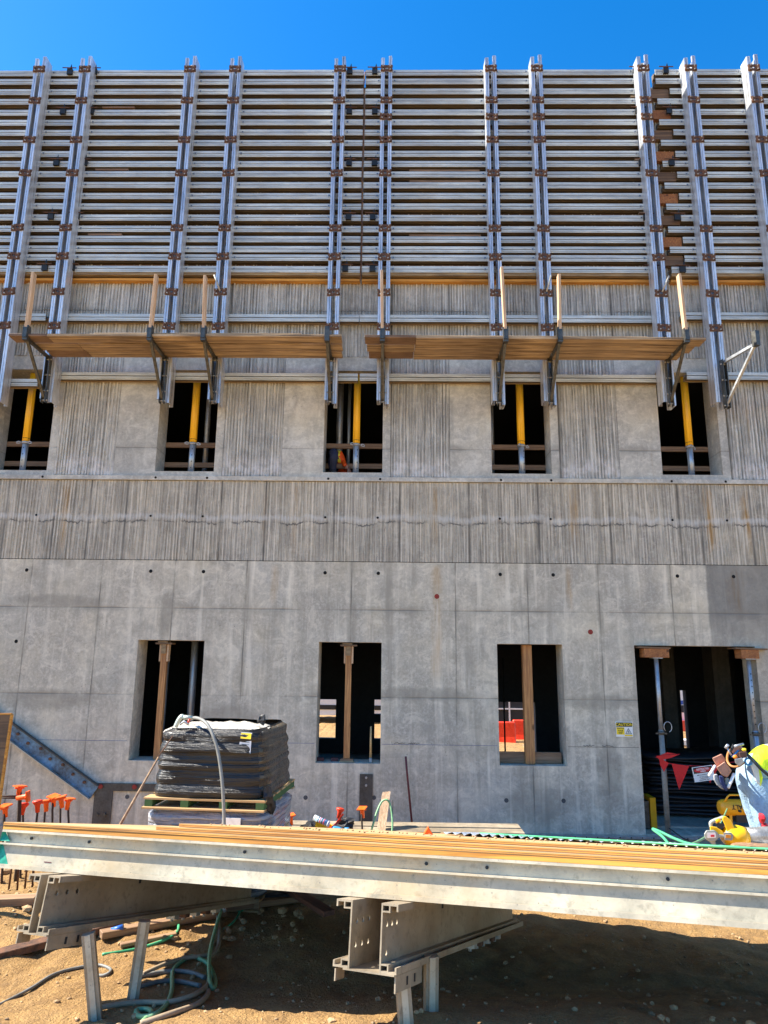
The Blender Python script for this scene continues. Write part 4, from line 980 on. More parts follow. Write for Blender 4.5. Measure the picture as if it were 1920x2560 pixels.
hose('air_hose', gh([(350, 2566), (432, 2539), (493, 2517), (517, 2495), (520, 2483)], .012), .013, M['those'], 'dusty tan hose nearest the bottom picture edge')
hose('air_hose', gh([(340, 2450), (408, 2435), (469, 2435), (512, 2450)], .012), .012, M['grhose'], 'grey hose arc farther from the camera in the hose pile')
hose('air_hose', gh([(340, 2476), (396, 2460), (445, 2459), (500, 2470)], .012), .012, M['grhose'], 'grey hose arc with a cut end in the hose pile')
hose('air_hose', gh([(-20, 2525), (40, 2495), (85, 2470), (130, 2442), (180, 2426), (240, 2416), (272, 2424), (275, 2434), (255, 2442), (235, 2438)], .008), .0085, M['grhose'], 'thin dark green hose on shaded dirt at the lower left')
hose('air_hose', gh([(255, 2390), (340, 2376), (410, 2356), (441, 2335), (446, 2310), (437, 2288)], .008), .009, M['ghose'], 'thin green hose curling on the dirt right of the left trestle leg')
hose('air_hose', gh([(655, 2264), (600, 2280), (585, 2262), (610, 2250), (590, 2300), (560, 2325)], .008), .007, M['ghose'], 'thin green hose loop beside the planks under the panel')
# ---- timber on the ground
def gboard(a, b_, w_, th, m, lab, lift=0.0):
    A = GP(*a); B = GP(*b_); A.z += th/2+lift+.01; B.z += th/2+lift+.01
    b = MB(); L = (B-A).length; b.box(0, L, -w_/2, w_/2, -th/2, th/2, m); o = b.build('timber_board', None, .003)
    d = (B-A).normalized(); s_ = Vector((0, 0, 1)).cross(d).normalized(); u = d.cross(s_)
    o.matrix_world = Matrix(((d.x, s_.x, u.x, A.x), (d.y, s_.y, u.y, A.y), (d.z, s_.z, u.z, A.z), (0, 0, 0, 1))); return tag(o, lab, 'board', 'boards lying on the dirt')
M['brd'] = wood('dirty_board', (.40, .25, .13), (.20, .11, .06), 0, .7)
gboard((-60, 2415), (300, 2320), .09, .04, M['rust'], 'rusty brown bar on the dirt left of the left trestle legs')
gboard((-40, 2268), (90, 2262), .10, .05, M['brd'], 'brown board on the dirt at the left edge behind the trestle')
gboard((250, 2352), (560, 2292), .07, .04, M['brd'], 'brown board running behind the hose pile')
gboard((300, 2372), (440, 2345), .04, .02, M['brd'], 'thin pale lath on the dirt by the left trestle')
gboard((560, 2278), (900, 2232), .12, .04, M['brd'], 'long brown board farther under the form panel')
gboard((620, 2262), (890, 2215), .10, .04, M['brd'], 'board lying behind the long brown board', .03)
gboard((560, 2262), (760, 2250), .14, .03, M['bsheet'], 'black strip lying between the boards under the panel', .03)
M['redbd'] = wood('reddish_board', (.28, .12, .08), (.15, .07, .05), 0, .7)
gboard((715, 2245), (822, 2315), .09, .035, M['redbd'], 'reddish board lying diagonally toward the right trestle', .05)
t = empty('air_manifold', GP(502, 2296, .03), 'small orange air manifold with fittings on the dirt behind the hoses', 'manifold')
M['orp'] = simple('orange_enamel', (.80, .22, .01), .4)
b = MB(); b.tube([(-.08, 0, .06), (.1, 0, .07)], .028, M['orp'], 10); b.tube([(0, 0, .07), (0, 0, .16)], .018, M['orp'], 8); b.tube([(0, -.02, .05), (.0, -.05, .0)], .014, M['orp'], 8); b.build('body', t)
b = MB(); b.tube([(-.08, 0, .06), (-.13, 0, .06)], .03, M['redb'], 10); b.build('knob', t)
b = MB(); b.tube([(.1, 0, .07), (.15, -.01, .05), (.17, -.02, .02)], .010, M['galv'], 8); b.build('fitting', t)
b = MB(); b.tube([(0, 0, 0), (.07, .01, .02)], .018, simple('blue_plastic', (.03, .15, .6), .4), 8); b.tube([(-.03, -.04, 0), (0, 0, 0)], .010, M['galv'], 8); o = b.build('hose_coupling'); o.location = GP(278, 2340, .03); tag(o, 'small blue and silver hose coupling on the dirt beside the left trestle', 'coupling')
# ---- rebar dowels with caps
M['cap'] = simple('orange_safety_cap', (.95, .13, .01), .4, 0, .12, 10)
M['capr'] = simple('red_safety_cap', (.75, .045, .01), .45, 0, .15, 10)
M['rebar'] = simple('dark_rebar', (.075, .055, .045), .8, .3, .5, 30, bump=.004)
def capm(b, sq, m):
    s_ = .041
    if sq:
        b.box(-s_, s_, -s_, s_, 0, .010, m); b.tube([(0, 0, 0), (0, 0, -.02), (0, 0, -.085)], .02, m, 10, rs=[.03, .021, .017])
        for k in range(4):
            a = k*math.pi/2; b.beam((0, 0, -.012), (.04*math.cos(a), .04*math.sin(a), -.004), .005, .02, m)
    else: b.tube([(0, 0, .012), (0, 0, .004), (0, 0, -.008), (0, 0, -.03), (0, 0, -.085)], .02, m, 14, rs=[.03, .040, .038, .021, .017])
RB = [(50, 1967, 38, 2235, 6.0, 'thick rebar dowel carrying the highest orange cap at the far left', 1, .016), (12, 2016, 4, 2230, 5.9, 'rebar dowel with orange and red caps at the left edge', 1, .01), (60, 2010, 50, 2230, 6.1, 'rebar dowel with a red cap just right of the thick dowel', 0, .009),
      (94, 2004, 80, 2225, 6.1, 'rebar dowel with the left cap of the pair', 0, .009), (115, 2003, 100, 2225, 6.3, 'rebar dowel with the right cap of the pair', 1, .009), (134, 1992, 120, 2225, 6.3, 'darker capped dowel left in the trio of caps', 1, .009),
      (152, 1994, 144, 2225, 6.2, 'capped dowel in the middle of the trio of caps', 1, .009), (172, 1998, 168, 2225, 6.3, 'capped dowel at the right end of the left row', 1, .009),
      (726, 2039, 728, 2120, 6.9, 'capped dowel beside the foot of the wrapped pallets', 1, .009), (851, 2023, 855, 2120, 7.1, 'capped dowel behind the tool bag', 0, .009), (905, 2022, 906, 2120, 7.1, 'capped dowel between tool bag and laminated timber', 1, .009)]
for (tx, ty, bx, by, Y_, lab, sq, r) in RB:
    a = W(tx, ty, Y_); e = W(bx, by, Y_); t = empty('rebar_dowel', e, lab, 'rebar dowel', 'rebar dowels with orange caps'); gzz = gz(e.x, e.y)
    d = (e-a).normalized(); e2 = a+d*((a.z-gzz+.05)/max(.2, -d.z)); b = MB(); pts = [a-d*.0+(e2-a)*k/6+Vector((random.uniform(-.004, .004), 0, 0)) for k in range(7)]
    b.tube([q-Vector(t.location) for q in pts], r, M['rebar'], 7); b.build('bar', t)
    b = MB(); capm(b, sq, M['cap'] if sq else M['capr']); o = b.build('cap', t); o.location = a-Vector(t.location); o.rotation_euler = (R(random.uniform(-8, 8)), R(random.uniform(-14, 14)), R(random.uniform(0, 80)))
a = W(-30, 1989, 5.95); e = W(60, 1991, 5.95)
t = empty('rebar_dowel', a, 'horizontal rebar with an orange cap facing right at the far left', 'rebar dowel', 'rebar dowels with orange caps')
b = MB(); b.tube([(0, 0, 0), e-a], .009, M['rebar'], 7); b.tube([(0, .03, -.02), e-a+Vector((-.03, .03, -.02))], .008, M['rebar'], 7); b.build('bar', t)
b = MB(); capm(b, 1, M['cap']); o = b.build('cap', t); o.location = e-a+Vector((.03, 0, 0)); o.rotation_euler = (0, R(82), R(12))
for i, x in enumerate((30, 52, 70, 88)):
    a = W(x, 2150, 5.4); b = MB(); b.tube([(0, 0, 0), (random.uniform(-.02, .02), 0, .36)], .007, M['rust'], 6); o = b.build('tie_wire_stake'); o.location = (a.x, 5.4, gz(a.x, 5.4)-.03)
    tag(o, 'thin rusty stake in the dirt below the panel at the left, %s from left' % ['first', 'second', 'third', 'fourth'][i], 'stake', 'thin rusty stakes below the panel')
# ---- plywood board standing at the left edge
a = W(31, 1786, 5.0); q = W(4, 1975, 5.0); b = MB(); bx_ = a.x+(q.x-a.x)*(a.z-0)/(a.z-q.z)
b.prism([(0, 0), (bx_-a.x, -a.z+gz(a.x, 5)-.02), (bx_-a.x-1.2, -a.z+gz(a.x, 5)-.02), (-1.0, -.02)], .02, M['ply'], FR); b.beam((0.002, -.01, 0), (bx_-a.x+.002, -.01, -a.z), .024, .012, M['orange_ply'], up=(1, 0, 0)); b.beam((0, -.01, .004), (-1.0, -.01, -.014), .024, .01, M['orange_ply'])
o = b.build('plywood_board'); o.location = a; tag(o, 'brown plywood board with orange edge standing at the left picture edge', 'plywood board')
# ---- wrapped pallets
def wrapmat(name, c1, c2, rough, bumpd, coat=.6, wr=.35, fr=24):
    t = NT(name); v = t.map(t.obj, (1.2, 1.2, fr), rot=(R(3), R(4), 0)); a = t.noise(v, 1.6, 7, .62, .6); b_ = t.noise(t.obj, 9, 5, .6, .8)
    t.bump(t.math('ADD', a, t.math('MULTIPLY', b_, wr)), bumpd, 1.0)
    m = t.fin(t.mix(t.ramp(a, .45, .62), c1, c2), t.ramp(a, .3, .7, rough, rough+.2)); t.b.inputs['Coat Weight'].default_value = coat; t.b.inputs['Coat Roughness'].default_value = .15; return m
M['bwrap'] = wrapmat('black_stretch_film', (.0015, .002, .0025), (.005, .005, .006), .24, .014, coat=.12, fr=50)
M['cwrap'] = wrapmat('clear_stretch_film', (.16, .19, .26), (.55, .55, .56), .2, .05, wr=1.0)
M['wcap'] = simple('white_plastic_cover', (.62, .57, .48), .4, 0, .45, 9, bump=.02)
def bagstack(w0, w1, dp, h, layers, m, mside, seed):
    b = MB(); nz2 = layers*9; na = 72; vs = []
    for j in range(nz2+1):
        v = j/nz2; z = v*h; ph = (v*layers) % 1.0
        lv = v*layers+.35*math.sin(v*9.0+seed); bul = (.022 if layers < 5 else .016)*(abs(math.sin(math.pi*lv))**.6)*(1 if layers < 5 else .35+.65*abs(math.sin(lv*1.7))); w_ = (w0+(w1-w0)*v)/2+bul; d_ = dp/2+bul
        sh = 1-.10*sstep(.93, 1, v)-.02*sstep(.08, 0, v)
        for k in range(na):
            a = 2*math.pi*k/na; c_, s_ = math.cos(a), math.sin(a); n_ = 7.0
            r = (abs(c_)**n_+abs(s_)**n_)**(-1/n_)
            x = w_*c_*r*sh; y = d_*s_*r*sh; lay = int(v*layers-1e-6)
            off = .018*mnoise.noise(Vector((lay*3.1+seed, c_*1.5, s_*1.5))); nn = .010*mnoise.noise(Vector((x*5, y*5, z*9+seed)))+.006*mnoise.noise(Vector((x*14, y*14, z*5)))
            vs.append((x*(1+off)+nn*c_, y*(1+off)+nn*s_, z+.01*mnoise.noise(Vector((x*4, y*4, seed)))*sstep(.8, 1, v)))
    fs = [(j*na+k, j*na+(k+1) % na, (j+1)*na+(k+1) % na, (j+1)*na+k) for j in range(nz2) for k in range(na)]
    fside = [f for f in fs if vs[f[0]][0] > w0/2*.84]; frest = [f for f in fs if vs[f[0]][0] <= w0/2*.84]
    b.add(vs, frest, m, True); b.add(vs, fside, mside, True)
    return b, vs[-na:]
PR = R(-5); PX, PY = W(562, 2000, 5.95).x, 5.95
def PM(z): return Matrix.Translation((PX, PY, z)) @ Matrix.Rotation(PR, 4, 'Z')
M['bside'] = wrapmat('brown_reflection_film', (.02, .018, .015), (.12, .085, .045), .3, .06, .3, wr=1.4)  # right side of the black film, its brown reflection put into the colour
zg = gz(PX, PY)
def woodpallet(z, lab, grn):
    t = empty('wooden_pallet', label=lab, cat='pallet', mtx=PM(z)); 
    for i in range(6): b = MB(); b.box(-.47, .47, -.50+.172*i, -.38+.172*i, .062, .076, M['plytop']); b.build('deck_board', t)
    for y in (-.49, 0, .45): b = MB(); b.box(-.47, .47, y-.04, y+.04, .0, .012, M['plytop']); b.build('bottom_board', t)
    for x in (-.43, -.15, .15, .43): b = MB(); b.box(x-.03, x+.03, -.50, .50, .0121, .0619, M['grn'] if grn else M['brd']); b.build('stringer', t)
    return t
M['grn'] = simple('green_stringer_paint', (.05, .12, .035), .8)
zb_ = W(536, 2022, 5.5).z
woodpallet(zg+.0, 'wooden pallet on the dirt under the clear wrapped bags', 0)
b, top = bagstack(.95, .92, .98, zb_-zg-.085, 3, M['cwrap'], M['cwrap'], 3); b.add(top, [tuple(range(len(top)))], M['wcap'], False)
t = empty('wrapped_bag_stack', label='lower stack of bags in clear shiny film under the black stack', cat='wrapped pallet load', mtx=PM(zg+.078)); b.build('bags', t)
b = MB(); b.box(.16, .30, -.533, -.528, zb_-zg-.085-.16, zb_-zg-.085-.035, M['white']); b.build('label_sheet', t)
woodpallet(zb_, 'green and bare wood pallet between the clear and the black wrapped bags', 1)
zk = W(540, 1822, 5.5).z; hB = zk-zb_-.08
b, top = bagstack(.90, .80, .95, hB, 6, M['bwrap'], M['bside'], 8)
t = empty('wrapped_bag_stack', label='tall stack of bags tightly wrapped in shiny black film on a pallet', cat='wrapped pallet load', mtx=PM(zb_+.078)); b.build('bags', t)
b = MB(); n = 14; vs = [(-.39+.78*i/n, -.42+.52*j/n, hB-.006+.03*abs(mnoise.noise(Vector((i*.6, j*.6, 2))))+.02*mnoise.noise(Vector((i*1.9, j*1.9, 5)))*2-(.03 if i in (0, n) or j in (0, n) else 0)) for j in range(n+1) for i in range(n+1)]
b.add(vs, [(j*(n+1)+i, j*(n+1)+i+1, (j+1)*(n+1)+i+1, (j+1)*(n+1)+i) for j in range(n) for i in range(n)], M['wcap'], True); b.build('top_cover', t)
b = MB(); zl = hB-.02; yb = -.483
b.add([(.24, yb-.002, zl-.14), (.335, yb, zl-.15), (.335, yb+.022, zl), (.25, yb+.02, zl+.005)], [(0, 1, 2, 3)], M['white']); b.build('label_sheet', t)
b = MB(); b.add([(.252, yb+.006, zl-.04), (.333, yb+.007, zl-.045), (.333, yb+.017, zl-.003), (.255, yb+.015, zl)], [(0, 1, 2, 3)], M['syel'])
b.v = [(x, y-.006, z) for x, y, z in b.v]
for k in range(5): b.beam((.262, yb-.0045+.003*k, zl-.13+.016*k), (.322, yb-.0045+.003*k, zl-.134+.016*k), .0006, .003, M['plug'])
b.build('label_print', t)
b = MB()
for k in range(3): b.blob((.47, -.42+.05*k, .02-.05*k), (.035, .03, .06), M['black'], 2, .8, 3, k)
b.build('loose_film', t)
b = MB(); b.blob((.36, -.3, hB+.06), (.03, .02, .035), M['black'], 2, 1.0, 3, 9); b.build('loose_film', t)
hose('rubber_hose', [W(x+4, y, Y_) for x, y, Y_ in ((470, 1796, 5.6), (488, 1795, 5.5), (506, 1803, 5.4), (520, 1820, 5.34), (532, 1848, 5.3), (541, 1880, 5.28), (548, 1925, 5.25), (553, 1975, 5.22), (556, 2040, 5.2), (557, 2120, 5.15))], .0125, M['grhose'], 'grey rubber hose draped down over the front of the black wrapped bags')
t = empty('hose_nozzle', W(455, 1808, 5.55), 'pale hand nozzle lying at the top left of the black wrapped bags', 'nozzle'); off = -t.location
M['pgreen'] = simple('pale_green_metal', (.50, .56, .48), .4, .3)
b = MB(); b.tube(smooth([W(x, y, 5.55) for x, y in ((439, 1817), (447, 1800), (455, 1791), (458, 1796))]), .018, M['pgreen'], 8, rs=None); b.tube([W(458, 1793, 5.55), W(482, 1795, 5.55)], .017, M['pgreen'], 8); b.build('grip', t, loc=off)
b = MB(); b.tube([W(450, 1812, 5.5), W(460, 1803, 5.5), W(472, 1812, 5.5)], .009, M['galv'], 6); b.build('lever', t, loc=off)
b = MB(); b.tube([W(468, 1812, 5.52), W(474, 1798, 5.52)], .009, M['redb'], 6); b.build('valve', t, loc=off)
b = MB(); b.tube([W(288, 2078, 5.0), W(300, 2062, 5.0), W(396, 1893, 5.3)], .009, M['brd'], 7, rs=[.016, .010, .007]); b.tube([W(392, 1897, 5.3), W(432, 1840, 5.45)], .004, M['rust'], 6)
tag(b.build('leaning_rod'), 'thin pale rod leaning on the left side of the black wrapped bags', 'rod')
# ---- low stack behind the panel with bag and tools
zs_ = W(850, 2090, 7.0).z
t = empty('beam_stack', (0, 7.3, zs_), 'low stack of grey aluminium beams on blocks behind the form panel', 'beam stack')
for i in range(3): b = MB(); b.box(-1.4, 1.3, -.30+.22*i, -.12+.22*i, -.14, -.004, M['aluc']); b.build('beam', t)
for x in (-1.1, 1.0): b = MB(); b.box(x-.05, x+.05, -.35, .35, gz(x, 7.3)-zs_-.02, -.1401, M['brd']); b.build('block', t)
t = empty('tool_bag', W(800, 2092, 7.0), 'black and yellow tool bag with things sticking out behind the form panel', 'tool bag'); off = -t.location
b = MB(); q = W(775, 2068, 7.05); b.blob(q+Vector((.02, .0, -.02)), (.10, .08, .08), M['black'], 3, .5, 2.5, 3); q = W(862, 2062, 7.05); b.blob(q, (.08, .06, .06), M['black'], 3, .6, 2.5, 5); b.build('bag', t, loc=off)
b = MB(); b.prism([(0, 0), (.13, .0), (.19, .09), (.10, .14), (.02, .13)], .03, M['syel'], Matrix.Translation(W(784, 2090, 6.9)) @ FR); b.build('yellow_panel', t, loc=off)
b = MB(); b.beam(W(815, 2085, 6.86), W(852, 2048, 6.86), .02, .02, M['redb']); b.beam(W(838, 2062, 6.86), W(858, 2035, 6.86), .012, .015, M['redb']); b.build('red_handle', t, loc=off)
t = empty('sealant_tube', W(803, 2055, 6.85), 'pale blue and white sealant tube lying slanted on the tool bag', 'sealant tube'); off = -t.location
b = MB(); b.tube([W(786, 2044, 6.85), W(822, 2060, 6.8)], .026, simple('pale_blue_label', (.35, .50, .68), .45), 14); b.build('tube', t, loc=off)
b = MB()
for k, u in enumerate((.0, .08, .3, .42, .55, .68, .95)):
    a = W(786+36*u, 2044+16*u, 6.85-.05*u); e = W(786+36*(u+.05), 2044+16*(u+.05), 6.85-.05*(u+.05)); b.tube([a, e], .0268, M['white'] if k in (0, 1, 6) else M['sblk'] if k % 2 == 0 else M['sred'], 14)
b.build('printed_band', t, loc=off)
t = empty('power_drill', W(850, 2078, 6.8), 'blue and black power tool lying beside the tool bag', 'power tool'); off = -t.location
M['tblue'] = simple('tool_blue', (.05, .30, .60), .4)
b = MB(); b.tube([W(828, 2070, 6.8), W(836, 2074, 6.8), W(848, 2077, 6.8), W(856, 2078, 6.8)], .03, M['tblue'], 12, rs=[.02, .032, .034, .024]); b.tube([W(862, 2077, 6.8), W(873, 2076, 6.8)], .028, M['tblue'], 12); b.build('body', t, loc=off)
b = MB(); b.tube([W(852, 2078, 6.8), W(864, 2079, 6.8)], .026, M['black'], 10); b.tube([W(870, 2080, 6.8), W(903, 2083, 6.8)], .026, M['black'], 8); b.build('grip', t, loc=off)
t = empty('laminated_timber', W(960, 2080, 7.35), 'short upright laminated timber with a bright cut top leaning on the stack', 'timber block'); off = -t.location
b = MB(); a = W(951, 2092, 7.2); e = W(966, 1985, 7.45)
for k in range(3): b.beam(a+Vector((-.03+.028*k, 0, 0)), e+Vector((-.03+.028*k, 0, .004*k)), .026, .09, M['post'], up=(0, 1, 0))
b.build('block', t, loc=off)
b = MB(); b.tube([W(981, 2000, 7.3), W(982, 2085, 7.3)], .007, M['black'], 6); tag(b.build('black_rod'), 'thin black rod standing just right of the laminated timber', 'rod')
hose('air_hose', [W(x, y, Y_) for x, y, Y_ in ((926, 2086, 7.1), (933, 2060, 7.1), (943, 2028, 7.15), (955, 2004, 7.2), (968, 2000, 7.2), (976, 2014, 7.2), (981, 2050, 7.15), (980, 2085, 7.1))], .010, M['ghose2'], 'green hose arched over the laminated timber')
hose('air_hose', [W(x, y, 6.6) for x, y in ((640, 2072), (680, 2066), (710, 2068), (738, 2078))], .010, M['ghose'], 'green hose showing between pallets and first middle dowel')

# ---- leaf blower on the far side of the panel
BQ = TQ(1845, .95, zt2+.014); BY = BQ.y; BO = pix(BQ)[1]-2131; print('BY', BY, BO)
def BW(x, y, dy=0.0): return W(x, y+BO, BY+dy)
t = empty('leaf_blower', BW(1840, 2128), 'yellow and grey cordless leaf blower lying on the panel in front of the worker', 'leaf blower'); off = -t.location
M['byel'] = simple('tool_yellow', (.95, .50, .003), .32, 0, .08, 5); M['bgrey'] = simple('tool_grey', (.30, .32, .29), .5, 0, .15, 9); M['bor'] = simple('tool_orange', (.85, .30, .02), .4)
c0 = BW(1818, 2104, .05); c1 = BW(1866, 2103, .05); ax = (c1-c0)
b = MB(); b.tube([c0-ax*.25, c0-ax*.1, c0+ax*.1, c0+ax*.5, c0+ax*.75, c1], .05, M['byel'], 24, rs=[.028, .042, .054, .056, .05, .043]); b.build('fan_housing', t, loc=off)
def slab(b, px, y0, y1, m):
    q = [BW(x, y, y0) for x, y in px]; r = [BW(x, y, y1) for x, y in px]; n = len(q)
    b.add(q+r, [tuple(range(n)), tuple(range(n, 2*n))[::-1]]+[(k, (k+1) % n, n+(k+1) % n, n+k) for k in range(n)], m)
b = MB(); slab(b, [(1807, 2054), (1815, 2053), (1826, 2062), (1836, 2082), (1846, 2092), (1818, 2094), (1813, 2078), (1806, 2062)], .02, .08, M['byel'])
slab(b, [(1775, 2078), (1790, 2080), (1806, 2090), (1812, 2104), (1798, 2106), (1775, 2090)], .015, .085, M['byel']); slab(b, [(1824, 2124), (1862, 2126), (1864, 2131), (1828, 2131)], .0, .10, M['byel']); b.build('shell', t, .003, loc=off)
b = MB(); b.tube(smooth([BW(x, y, .05) for x, y in ((1778, 2080), (1777, 2070), (1786, 2064), (1798, 2060), (1808, 2056))]), .010, M['bgrey'], 8); b.tube([BW(1788, 2066, .05), BW(1798, 2062, .05)], .013, M['byel'], 8); b.build('handle', t, loc=off)
b = MB(); slab(b, [(1789, 2076), (1797, 2070), (1808, 2072), (1810, 2082), (1800, 2090)], .03, .07, M['black']); b.build('trigger', t, loc=off)
b = MB(); oc = [(1766, 2088), (1786, 2088), (1795, 2096), (1796, 2108), (1788, 2116), (1774, 2117), (1763, 2110), (1760, 2098)]
slab(b, oc, -.012, .09, M['bgrey']); slab(b, [(1794, 2098), (1812, 2100), (1812, 2107), (1794, 2107)], -.008, .03, M['bgrey']); b.build('battery', t, .003, loc=off)
b = MB(); slab(b, [(1768, 2094), (1788, 2094), (1790, 2100), (1790, 2107), (1768, 2108)], -.016, -.0125, M['white']); slab(b, [(1777, 2100), (1786, 2100), (1786, 2105), (1777, 2105)], -.0185, -.0165, M['sred']); b.build('battery_label', t, loc=off)
b = MB(); slab(b, [(1809, 2094), (1828, 2094), (1833, 2100), (1832, 2112), (1828, 2114), (1812, 2113)], -.012, .02, M['bgrey']); slab(b, [(1813, 2098), (1828, 2099), (1828, 2109), (1813, 2108)], -.015, -.0122, M['bor']); b.build('side_cover', t, .002, loc=off)
b = MB(); slab(b, [(1774, 2116), (1788, 2116), (1790, 2124), (1796, 2130), (1782, 2130)], .0, .07, M['bgrey']); b.build('foot', t, loc=off)
M['smoke'] = simple('scratched_grey_tube', (.25, .25, .24), .28, .35, .4, 22)
d = ax.normalized(); b = MB(); b.tube([c1-d*.004, c1+d*.07, c1+d*.075, c1+d*.42], .04, M['smoke'], 20, rs=[.043, .041, .0445, .036]); b.build('blow_tube', t, loc=off)
b = MB()
for k in range(3):
    q = TQ(1870+24*k, .8, zt2); b = MB(); b.blob((0, 0, .012), (.05, .035, .012), M['brd'], 2, .5, 2, k); o = b.build('wood_chunk'); o.location = q+Vector((0, .06, 0)); tag(o, 'brown wood chunk under the blower tube, '+['left one', 'middle one', 'right one'][k], 'wood chunk', 'wood chunks under the blower tube')

# ================================================================== PEOPLE
def skin_body(name, verts, edges, parent, matfn, mats, loc=(0, 0, 0), sub=2, root=0):
    me = bpy.data.meshes.new(name); me.from_pydata([v[0] for v in verts], edges, [])
    o = bpy.data.objects.new(name, me); sc.collection.objects.link(o)
    o.modifiers.new('s', 'SKIN'); sv = me.skin_vertices[0].data
    for i, v in enumerate(verts):
        r = v[1]; sv[i].radius = r if isinstance(r, tuple) else (r, r); sv[i].use_root = (i == root)
    m = o.modifiers.new('u', 'SUBSURF'); m.levels = sub; m.render_levels = sub
    bpy.context.view_layer.update()
    m2 = bpy.data.meshes.new_from_object(o.evaluated_get(bpy.context.evaluated_depsgraph_get())); bpy.data.objects.remove(o)
    m2.name = name; m2.materials.clear()
    for q in mats: m2.materials.append(q)
    for v in m2.vertices:
        n_ = mnoise.noise(v.co*9)*.008+mnoise.noise(v.co*22)*.004; v.co += v.normal*n_
    for p_ in m2.polygons: p_.material_index = matfn(p_.center); p_.use_smooth = True
    o = bpy.data.objects.new(name, m2); sc.collection.objects.link(o); o.parent = parent; o.location = loc; return o
M['jeans'] = simple('washed_denim', (.28, .42, .55), .85, 0, .3, 9, bump=.012)
t_ = NT('hi_vis_vest'); s_ = t_.sep(t_.obj)
yl = t_.mix(t_.ramp(t_.noise(t_.obj, 7, 4), .4, .6), (.55, .75, .01), (.80, .92, .02))
band = t_.ramp(t_.math('ABSOLUTE', t_.math('SUBTRACT', t_.math('MODULO', t_.math('ADD', s_[0], 3.05), .24), .12)), .028, .034, 1, 0)
t_.bump(t_.noise(t_.obj, 14, 4, .6, .5), .02, .7); M['vest'] = t_.fin(t_.mix(band, yl, (.62, .64, .62)), .6)
M['skin'] = simple('skin', (.45, .26, .18), .55, 0, .1, 12); M['boot'] = simple('leather_boot', (.16, .09, .045), .7, 0, .4, 20)
M['leather'] = simple('pink_tan_leather', (.42, .20, .13), .65, 0, .3, 12, bump=.008); M['leather2'] = simple('orange_tan_leather', (.45, .20, .06), .55, 0, .25, 10); M['strap'] = simple('dark_webbing', (.03, .04, .045), .7); M['helmet'] = simple('white_hard_hat', (.8, .8, .78), .35)
WY = 6.0; hp = W(1872, 1925, WY); gw = gz(hp.x, WY)
def wv(dx, dy, z): return Vector((dx, dy, z))
# local frame: origin on the ground under the hips; +x is the way the worker bends
hz_ = hp.z-gw; per = empty('person', (hp.x, WY, gw), 'person bending over in pale jeans, yellow hi-vis vest and a loaded leather tool belt', 'person')
V = [(wv(0, 0, hz_), (.105, .13)), (wv(.10, .0, hz_+.06), (.115, .14)), (wv(.26, -.01, hz_+.10), (.125, .15)), (wv(.44, -.02, hz_+.10), (.13, .17)), (wv(.53, -.02, hz_+.05), .075), (wv(.60, -.03, hz_-.02), (.085, .09)), (wv(.66, -.03, hz_-.10), (.085, .09)), (wv(.68, -.03, hz_-.17), (.05, .06)),
     (wv(.0, -.10, hz_-.07), .092), (wv(.035, -.12, hz_*.53), .074), (wv(-.005, -.12, .30), .062), (wv(-.01, -.12, .10), .060), (wv(.04, -.16, .045), .045), (wv(.15, -.17, .035), .040),
     (wv(.02, .12, hz_-.06), .105), (wv(.12, .14, hz_*.52), .083), (wv(.10, .14, .30), .068), (wv(.09, .14, .10), .06), (wv(.14, .14, .045), .045), (wv(.25, .14, .035), .040),
     (wv(.44, -.20, hz_+.02), .085), (wv(.20, -.33, hz_-.24), .09), (wv(.40, -.27, hz_-.40), .055), (wv(.47, -.25, hz_-.47), .038),
     (wv(.46, .17, hz_+.02), .08), (wv(.56, .24, hz_-.26), .062), (wv(.68, .18, hz_-.46), .045), (wv(.71, .16, hz_-.53), .036)]
Ed = [(0, 1), (1, 2), (2, 3), (3, 4), (4, 5), (5, 6), (6, 7), (0, 8), (8, 9), (9, 10), (10, 11), (11, 12), (12, 13), (0, 14), (14, 15), (15, 16), (16, 17), (17, 18), (18, 19), (3, 20), (20, 21), (21, 22), (22, 23), (3, 24), (24, 25), (25, 26), (26, 27)]
def mf(c):
    if c.z < .085: return 2
    if c.x > .50 and abs(c.y+.03) < .14 and c.z > hz_-.25: return 3
    if c.y < -.21 and c.x > .12 or c.y > .19 and c.x > .4: return 1 if c.z > hz_-.37 else 3
    if (c.x > .015 and c.z > hz_+.015) or (c.x > .09 and c.z > hz_-.12) or c.x > .2: return 1
    return 0
skin_body('body', V, Ed, per, mf, [M['jeans'], M['vest'], M['boot'], M['skin']])
def hand(root, d, parent, curl=1.0):
    d = d.normalized(); s_ = d.cross(Vector((0, 0, 1))).normalized(); u = s_.cross(d); V = [(root, (.02, .036)), (root+d*.045, (.018, .042))]; E = [(0, 1)]
    for k, (o_, l_) in enumerate(((-.03, .07), (-.01, .082), (.01, .077), (.03, .06))):
        a = root+d*.085+s_*o_; b1 = a+d*l_*.5-u*.015*curl; b2 = b1+d*l_*.28-u*.03*curl; n = len(V); V += [(a, .0095), (b1, .0088), (b2, .0075)]; E += [(1, n), (n, n+1), (n+1, n+2)]
    n = len(V); V += [(root+d*.03-s_*.045-u*.005, .011), (root+d*.065-s_*.06-u*.02, .009)]; E += [(0, n), (n, n+1)]
    return skin_body('hand', V, E, parent, lambda c: 0, [M['leather']], sub=1)
hand(wv(.50, -.24, hz_-.50), Vector((.5, .1, -.8)), per); hand(wv(.73, .15, hz_-.56), Vector((.4, -.1, -.9)), per)
